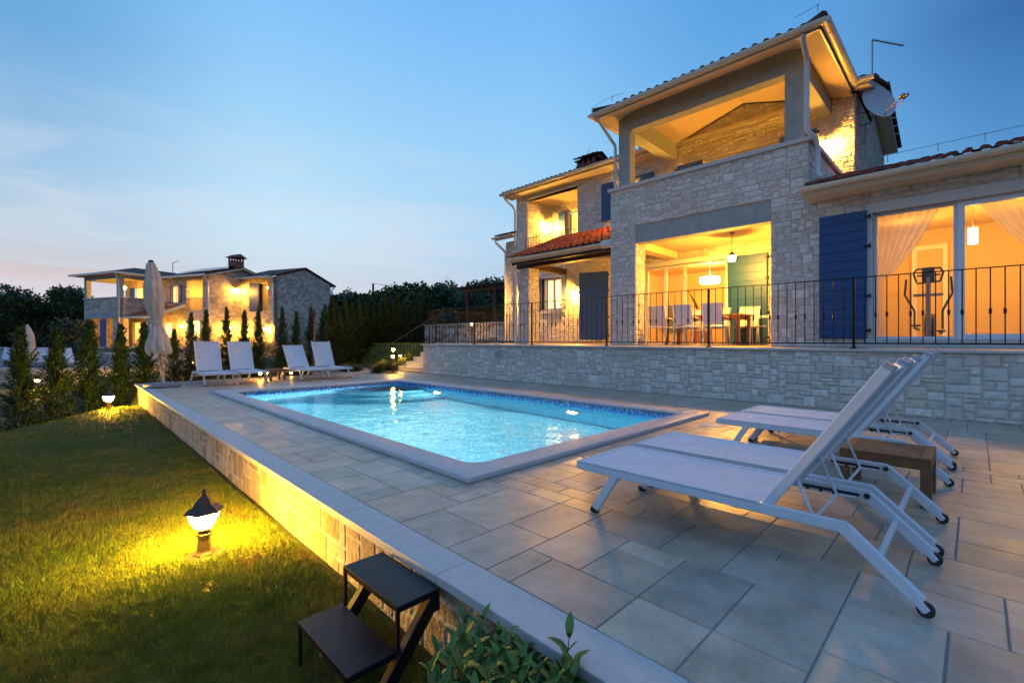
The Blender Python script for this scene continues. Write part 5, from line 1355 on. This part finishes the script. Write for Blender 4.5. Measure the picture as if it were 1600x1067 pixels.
# utility pole
t=root('utility_pole','slim dark utility pole rising above the hedge against the sky','utility pole',at(48,583,z=-1))
a=at(48,583,z=-1.0); b=at(48,583,v=443); mb=MB(); mb.cyl(a,b,.14,.10,10); W(mb,'pole',M['bark'],t)
mb=MB(); mb.tube([b,b.lerp(at(52,700,v=452),.5)-Vector((0,0,.25)),at(52,700,v=452)],.02,6); W(mb,'overhead_wire',M['dark'],t)
# pergola and low wall beyond the terrace
t=root('pergola','dark timber pergola beyond the left end of the terrace','pergola',(14.5,16.5,.87))
for y in(17.6,15.6): 
    mb=MB(); mb.box(14.42,14.56,y-.07,y+.07,.8,3.35); W(mb,'post',M['pergwood'] if 'pergwood' in M else M['wood_dark'],t)
mb=MB(); mb.box(17.0,17.14,14.2,18.0,3.35,3.5); W(mb,'beam',M['wood_dark'],t)
mb=MB(); mb.box(14.42,14.56,14.2,18.0,3.35,3.5); W(mb,'beam',M['wood_dark'],t)
mb=MB()
for i in range(13): mb.box(14.1,17.4,14.3+i*.3,14.36+i*.3,3.5,3.62)
mb.bar((14.49,17.1,3.35),(14.49,17.55,2.9),.07,.07); mb.bar((14.49,16.1,3.35),(14.49,15.65,2.9),.07,.07); W(mb,'rafters',M['wood_dark'],t)
t=root('garden_wall','low limestone garden wall seen through the terrace railing in front of the pergola','garden wall',(13.6,16,.85))
mb=MB(); masonry(mb,(13.6,20.0,.8),UY,UZ,NX,7.0,.95,cell=.09,pal=PALS+PAL); mb.box(13.61,13.9,13.0,20,.8,1.74,MORTAR); W(mb,'masonry',M['stone'],t)
mb=MB(); mb.box(13.55,13.95,13.0,20.05,1.75,1.81); W(mb,'coping',M['cap'],t)

# ================================================================== neighbour's garden
mb=MB(); nb=[at(26,-60,z=-.6),at(26,235,z=-.6),at(33,250,z=-.6),at(33,-60,z=-.6)]
mb.add([tuple(p) for p in nb]+[(p.x,p.y,-1.6) for p in nb],[(0,1,2,3),(0,4,5,1),(1,5,6,2),(3,7,4,0)],(.38,.36,.33)); tag(mb.build('neighbour_deck',M['deck']),kind='structure')
mb=MB(); q=[at(27.5,-60,z=-.592),at(27.5,108,z=-.592),at(30,90,z=-.592),at(30,-60,z=-.592)]; mb.add([tuple(p) for p in q],[(0,1,2,3)])
m,t_,b_=newmat('neighbour_pool_water'); b_.inputs['Base Color'].default_value=(.02,.10,.30,1); b_.inputs['Roughness'].default_value=.08; M['npool']=m
o=mb.build('neighbour_pool_water',m); o['kind']='structure'
t=root('neighbour_wall','pale retaining wall of the neighbouring terrace glimpsed between the cypresses','retaining wall',at(33.5,120,z=-.6))
a=at(33.2,-60,z=0); b=at(33.2,300,z=0); d=(b-a).normalized(); nn_=Vector((d.y,-d.x,0)); mb=MB(); mb.add([a+Vector((0,0,-.7)),b+Vector((0,0,-.7)),b+Vector((0,0,.42)),a+Vector((0,0,.42)),a-nn_*-.0+Vector((0,0,-.7))+nn_*-1.5,b+nn_*-1.5+Vector((0,0,-.7)),b+nn_*-1.5+Vector((0,0,.42)),a+nn_*-1.5+Vector((0,0,.42))],[(0,1,2,3),(3,2,6,7),(4,7,6,5)]); W(mb,'wall_face',M['farstone'],t)
mb=MB(); mb.bar(a+Vector((0,0,.46)),b+Vector((0,0,.46)),.5,.07); W(mb,'cap',M['cap'],t)
for i,(u_,lb) in enumerate(((8,'leftmost pale lounger by the neighbour\'s pool'),(64,'pale lounger right of the neighbour\'s folded parasol'),(110,'pale lounger between two cypresses on the neighbour\'s deck'))):
    l=make_lounger(lb,62,'pale loungers on the neighbouring deck'); l.location=at(30.5 if i==0 else 28.2,u_,z=-.598); l.rotation_euler=(0,0,R(160+20*i)); l.scale=(1.15,1.15,1.15)
# their parasol
p0=at(27.6,57,z=-.6); p1=at(27.6,42,v=507); t=root('folded_parasol','folded white parasol leaning beside the neighbour\'s pool','parasol',p0)
mb=MB(); mb.tube([p0,p1],.035,8); W(mb,'pole',M['stake'],t)
mb=MB(); mb.tube([p0.lerp(p1,q) for q in(.22,.3,.45,.6,.75,.9,1.0)],[.22,.23,.15,.20,.22,.15,.04],12); W(mb,'canopy',M['canvas'],t,smooth=True)
garden_lamp(tuple(at(23.5,58,z=-1.30)),'distant lawn lantern glowing low behind the leftmost cypresses',1.1)
garden_lamp(tuple(at(27,300,z=-.45)),'tiny lawn lantern glowing low behind the back of the first far lounger',.7)

# ================================================================== distant villa
c0=at(33,186,z=0); ex_=Vector((.392,-.920,0)).normalized(); rz=math.atan2(ex_.y,ex_.x)
fv=root('distant_villa','distant two storey stone villa with lit balcony and loggia beyond the cypress row','villa',(c0.x,c0.y,.14),rz)
def FB(mb,n,m,p=fv,**k): return mb.build(n,m,p,**k)
# local: x along the facade to the right, y away into the house, z above its terrace
def holed(mb,x0,x1,z0,z1,y,holes,th=.25,axis_='x'):
    """wall in plane y=const (axis x) or x=const (axis y) with rectangular holes"""
    xs=sorted({x0,x1}|{q for h in holes for q in h[:2]})
    for a,b in zip(xs,xs[1:]):
        hz=sorted([(h[2],h[3]) for h in holes if h[0]<=a and h[1]>=b]); z=z0
        for c,d in hz+[(z1,z1)]:
            if c>z+1e-4:
                if axis_=='x': mb.box(a,b,y,y+th,z,c)
                else: mb.box(y-th,y,a,b,z,c)
            z=max(z,d)
EH=5.60
mb=MB()
holed(mb,-4.3,0,-1.2,3.9,0,[(-3.6,-.75,0,2.45)])
holed(mb,0,2.7,-1.2,3.9,0,[(.6,2.2,0,2.5)],axis_='y',th=.25)
mb.box(-4.3,-4.05,.25,2.7,-1.2,3.9)
FB(mb,'block_wall',M['farstone'])
mb=MB(); holed(mb,-4.3,5.5,-1.2,EH,2.7,[(-3.6,-1.0,3.0,5.0),(-3.4,-1.0,0,2.3),(1.3,2.2,3.7,5.0),(3.05,4.9,3.05,5.35),(.5,1.4,1.0,2.2),(3.5,4.5,1.1,2.3)]); FB(mb,'main_wall',M['farstone'])
mb=MB(); mb.prism([(2.95,-1.2),(7.7,-1.2),(7.7,EH),(5.2,6.35),(2.95,EH)],'x',5.25,5.5); FB(mb,'gable_wall',M['farstone'])
mb=MB(); mb.box(-4.3,-4.0,0,.3,3.9,5.3); mb.box(-.3,0,0,.3,3.9,5.3); mb.box(-4.3,0,0,.3,5.3,5.55); mb.box(-.3,0,.3,2.7,5.3,5.55); mb.box(-4.3,-4.0,.3,2.7,5.3,5.55); mb.box(-3.7,-.7,-.03,.0,2.45,2.9); FB(mb,'balcony_frame',M['render'])
mb=MB(); mb.box(-4.36,.06,-.06,.25,3.9,3.98); mb.box(-.25,.06,.25,2.7,3.9,3.98); FB(mb,'parapet_cap',M['cap'])
mb=MB(); mb.box(-4.5,.3,-.2,2.9,5.56,5.60); mb.box(-4.0,-.2,.3,2.69,2.95,3.05); FB(mb,'balcony_ceiling',M['plaster'])
# roofs
def hipmesh(mb,x0,x1,y0,y1,z,hgt,y2,col):
    cx=(x0+x1)/2; w_=(x1-x0)/2
    mb.add([(x0,y0,z),(x1,y0,z),(x1,y2,z),(x0,y2,z),(cx,y0+w_,z+hgt),(cx,y2,z+hgt),(x0,y0,z-.1),(x1,y0,z-.1),(x1,y2,z-.1),(x0,y2,z-.1)],[(0,1,4),(1,2,5,4),(3,0,4,5),(6,7,1,0),(7,8,2,1),(9,6,0,3),(6,9,8,7)],col)
RC=(.075,.04,.035)
mb=MB(); hipmesh(mb,-4.9,.6,-.6,0,5.68,.78,5.2,RC); FB(mb,'balcony_roof',M['roof'])
mb=MB(); mb.prism([(2.2,5.62),(5.2,6.5),(8.2,5.62),(8.2,5.52),(5.2,6.4),(2.2,5.52)],'x',.0,5.8,RC); FB(mb,'main_roof',M['roof'])
mb=MB(); mb.box(-4.95,.65,-.66,-.58,5.56,5.70); mb.box(.58,.66,-.6,2.2,5.56,5.70); mb.box(.6,5.8,2.14,2.22,5.48,5.62); FB(mb,'gutter',M['gutter'])
mb=MB(); mb.prism([(2.2,5.43),(5.2,6.31),(8.2,5.43),(8.2,5.52),(5.2,6.4),(2.2,5.52)],'x',5.62,5.83); FB(mb,'bargeboard',M['plaster'])
# porch roof with pale rafter edge
mb=MB(); mb.add([(.0,.2,2.55),(3.0,.2,2.55),(3.0,2.7,3.5),(.0,2.7,3.5)],[(0,1,2,3)],(.26,.07,.04)); mb.add([(.0,.2,2.47),(3.0,.2,2.47),(3.0,2.7,3.42),(.0,2.7,3.42)],[(3,2,1,0)],(.3,.25,.2)); FB(mb,'porch_roof',M['roof'])
mb=MB(); mb.add([(3.0,.1,2.36),(3.0,2.7,3.33),(3.0,2.7,3.56),(3.0,.1,2.58),(3.05,.1,2.36),(3.05,2.7,3.33),(3.05,2.7,3.56),(3.05,.1,2.58)],[(0,1,2,3),(7,6,5,4),(0,4,5,1),(2,6,7,3),(3,7,4,0)]); mb.box(.1,3.0,.12,.2,2.42,2.56); FB(mb,'porch_fascia',M['gutter'])
mb=MB(); mb.box(2.6,2.95,.3,.65,-1.2,2.42); FB(mb,'porch_pillar',M['render'])
# projecting rear block with its own gable
mb=MB(); X0=5.5;X1=9.05; Y0=5.25; Y1=10.9
holed(mb,X0,X1,-1.2,EH,Y0,[(6.35,8.35,3.05,5.35)]); mb.prism([(Y0,-1.2),(Y1,-1.2),(Y1,EH),((Y0+Y1)/2,6.5),(Y0,EH)],'x',X1-.2,X1); FB(mb,'rear_block_wall',M['farstone'])
mb=MB(); mb.prism([(Y0-.5,5.62),((Y0+Y1)/2,6.68),(Y1+.5,5.55),(Y1+.5,5.45),((Y0+Y1)/2,6.58),(Y0-.5,5.52)],'x',X0-.4,X1+.15,RC); FB(mb,'rear_block_roof',M['roof'])
mb=MB(); mb.box(X0,X1+.1,Y0-.56,Y0-.48,5.50,5.63); FB(mb,'gutter',M['gutter'])
mb=MB(); mb.tube([(X1,Y0-.5,5.5),(X1-.1,Y0-.05,5.2),(X1-.1,Y0-.05,2)],.06,8); mb.tube([(5.55,2.2,5.5),(5.55,2.6,5.1),(5.55,2.65,2)],.06,8); mb.tube([(.5,-.5,5.55),(.1,-.1,5.2),(.07,-.05,3.9),(.07,-.05,2.2)],.06,8); mb.tube([(X1+.05,Y1+.4,5.4),(X1+.05,Y1+.08,5.15),(X1+.05,Y1+.05,2)],.06,8); FB(mb,'downpipe',M['pipe'])
# lit openings
def lit(x0,x1,z0,z1,y,m,n=2):
    g=MB(); g.box(x0,x1,y,y+.03,z0,z1); o=FB(g,'window',m)
    f=MB(); 
    for i in range(n+1): c=x0+(x1-x0)*i/n; f.box(c-.04,c+.04,y-.05,y,z0,z1)
    f.box(x0,x1,y-.05,y,z1-.07,z1); f.build('window_frame',M['white'],o)
lit(-3.0,-1.0,3.0,5.0,2.86,M['litwin'],3); lit(1.35,2.15,3.75,4.95,2.86,M['litwin'],2); lit(.5,1.4,1,2.2,2.86,M['litwin2']); lit(3.5,4.5,1.1,2.3,2.86,M['litwin2']); lit(-3.4,-1.0,0,2.3,2.9,M['litwin'],3)
mb=MB(); mb.box(3.05,4.9,3.9,4.0,3.05,5.35); mb.box(3.0,3.05,2.95,3.9,3.05,5.35); mb.box(4.9,4.95,2.95,3.9,3.05,5.35); mb.box(3.05,4.9,2.95,3.9,5.3,5.35); mb.box(3.05,4.9,2.95,3.9,3.0,3.05); FB(mb,'loggia_room',M['plaster'])
lit(3.9,4.6,3.05,4.9,3.85,M['litwin2'],1)
mb=MB(); mb.box(6.35,8.35,Y0+1.2,Y0+1.3,3.05,5.35); mb.box(8.35,8.4,Y0+.25,Y0+1.2,3.05,5.35); mb.box(6.35,8.35,Y0+.25,Y0+1.2,5.3,5.35); FB(mb,'rear_loggia_room',M['plaster'])
lit(7.5,8.3,3.05,5.2,Y0+1.1,M['litwin2'],2)
for x0,x1,z0,z1,y in((-3.62,-3.05,3.0,5.0,2.62),(.95,1.3,3.7,5.0,2.64),(2.2,2.55,3.7,5.0,2.64),(-2.2,-1.5,0,2.4,-.06),(3.1,3.45,1.0,2.35,2.64),(6.45,7.4,3.05,5.2,Y0-.02)):
    g=MB(); g.box(x0,x1,y,y+.05,z0,z1); FB(g,'shutter',M['greyblue'])
mb=MB(); mb.box(3.05,4.9,2.66,2.68,3.95,3.98)
for i in range(15): mb.box(3.05+i*.132,3.07+i*.132,2.66,2.68,3.05,3.95)
FB(mb,'loggia_railing',M['iron'])
ch=MB(); ch.box(4.55,5.25,4.9,5.7,6.1,7.0); c_=FB(ch,'chimney',M['brick'])
mb=MB(); 
for x in(4.6,4.9,5.2):
    for y in(4.95,5.65): mb.box(x-.05,x+.05,y-.05,y+.05,7.0,7.25)
mb.prism([(4.7,7.25),(5.9,7.25),(5.3,7.55)],'x',4.4,5.4); mb.build('chimney_cap',M['brick'],c_)
mb=MB(); mb.add([(1.6,2.9,5.96),(5.3,2.9,5.96),(5.3,5.0,6.60),(1.6,5.0,6.60)],[(0,1,2,3)]); mb.add([(1.6,2.9,5.88),(5.3,2.9,5.88),(5.3,5.0,6.52),(1.6,5.0,6.52)],[(3,2,1,0)]); FB(mb,'solar_panel',M['solar'])
mb=MB(); mb.cyl((-2.2,5,6.3),(-2.2,5,7.3),.03,n=6); mb.cyl((-2.2,5,7.25),(-.2,4.2,7.2),.025,n=6); FB(mb,'aerial',M['steel'])
mb=MB(); mb.box(-8,5.5,-1.2,-.3,-1.3,-.05); mb.box(-8,5.5,-.3,2.7,-1.3,-.02); FB(mb,'terrace',M['cap'])
# their wall lamps
BL=emit('far_lamp_glass',WARM,850)
def far_lamp(x,y,z,label,r=.10):
    p=fv.matrix_basis@Vector((x,y,z)) if False else Vector((c0.x,c0.y,.14))+Matrix.Rotation(rz,3,'Z')@Vector((x,y,z))
    t=root('wall_lamp',label,'wall lamp',p,group='lamps lit on the distant villa')
    mb=MB(); mb.sphere(p,r,10,6); W(mb,'globe',BL,t); mb=MB(); mb.lathe([(r*.5,r*.9),(r*1.5,r*.8),(.01,r*1.7)],p,10); W(mb,'hood',M['lampmetal'],t)
far_lamp(5.75,4.75,4.65,'highest lamp on the distant villa, on its gable wall beside the upper loggia',.13)
far_lamp(1.5,1.4,1.8,'lamp glowing under the porch of the distant villa')
far_lamp(-1.8,1.3,4.8,'small ceiling lamp on the lit balcony of the distant villa',.10)
far_lamp(4.2,3.5,4.6,'lamp glowing in the front upper loggia of the distant villa',.075)
far_lamp(7.6,5.9,4.9,'lamp inside the rear upper loggia of the distant villa',.06)
far_lamp(3.1,2.3,1.9,'first of the low row of lamps on the distant villa, behind the parasol',.10)
far_lamp(5.9,4.0,1.75,'second of the low row of lamps on the distant villa from the left',.12)
far_lamp(6.1,5.1,1.7,'third of the low row of lamps on the distant villa, in the middle',.13)
far_lamp(8.5,4.9,1.7,'last of the low row of lamps on the distant villa, by the gable block',.12)
print('objects',len(bpy.data.objects))
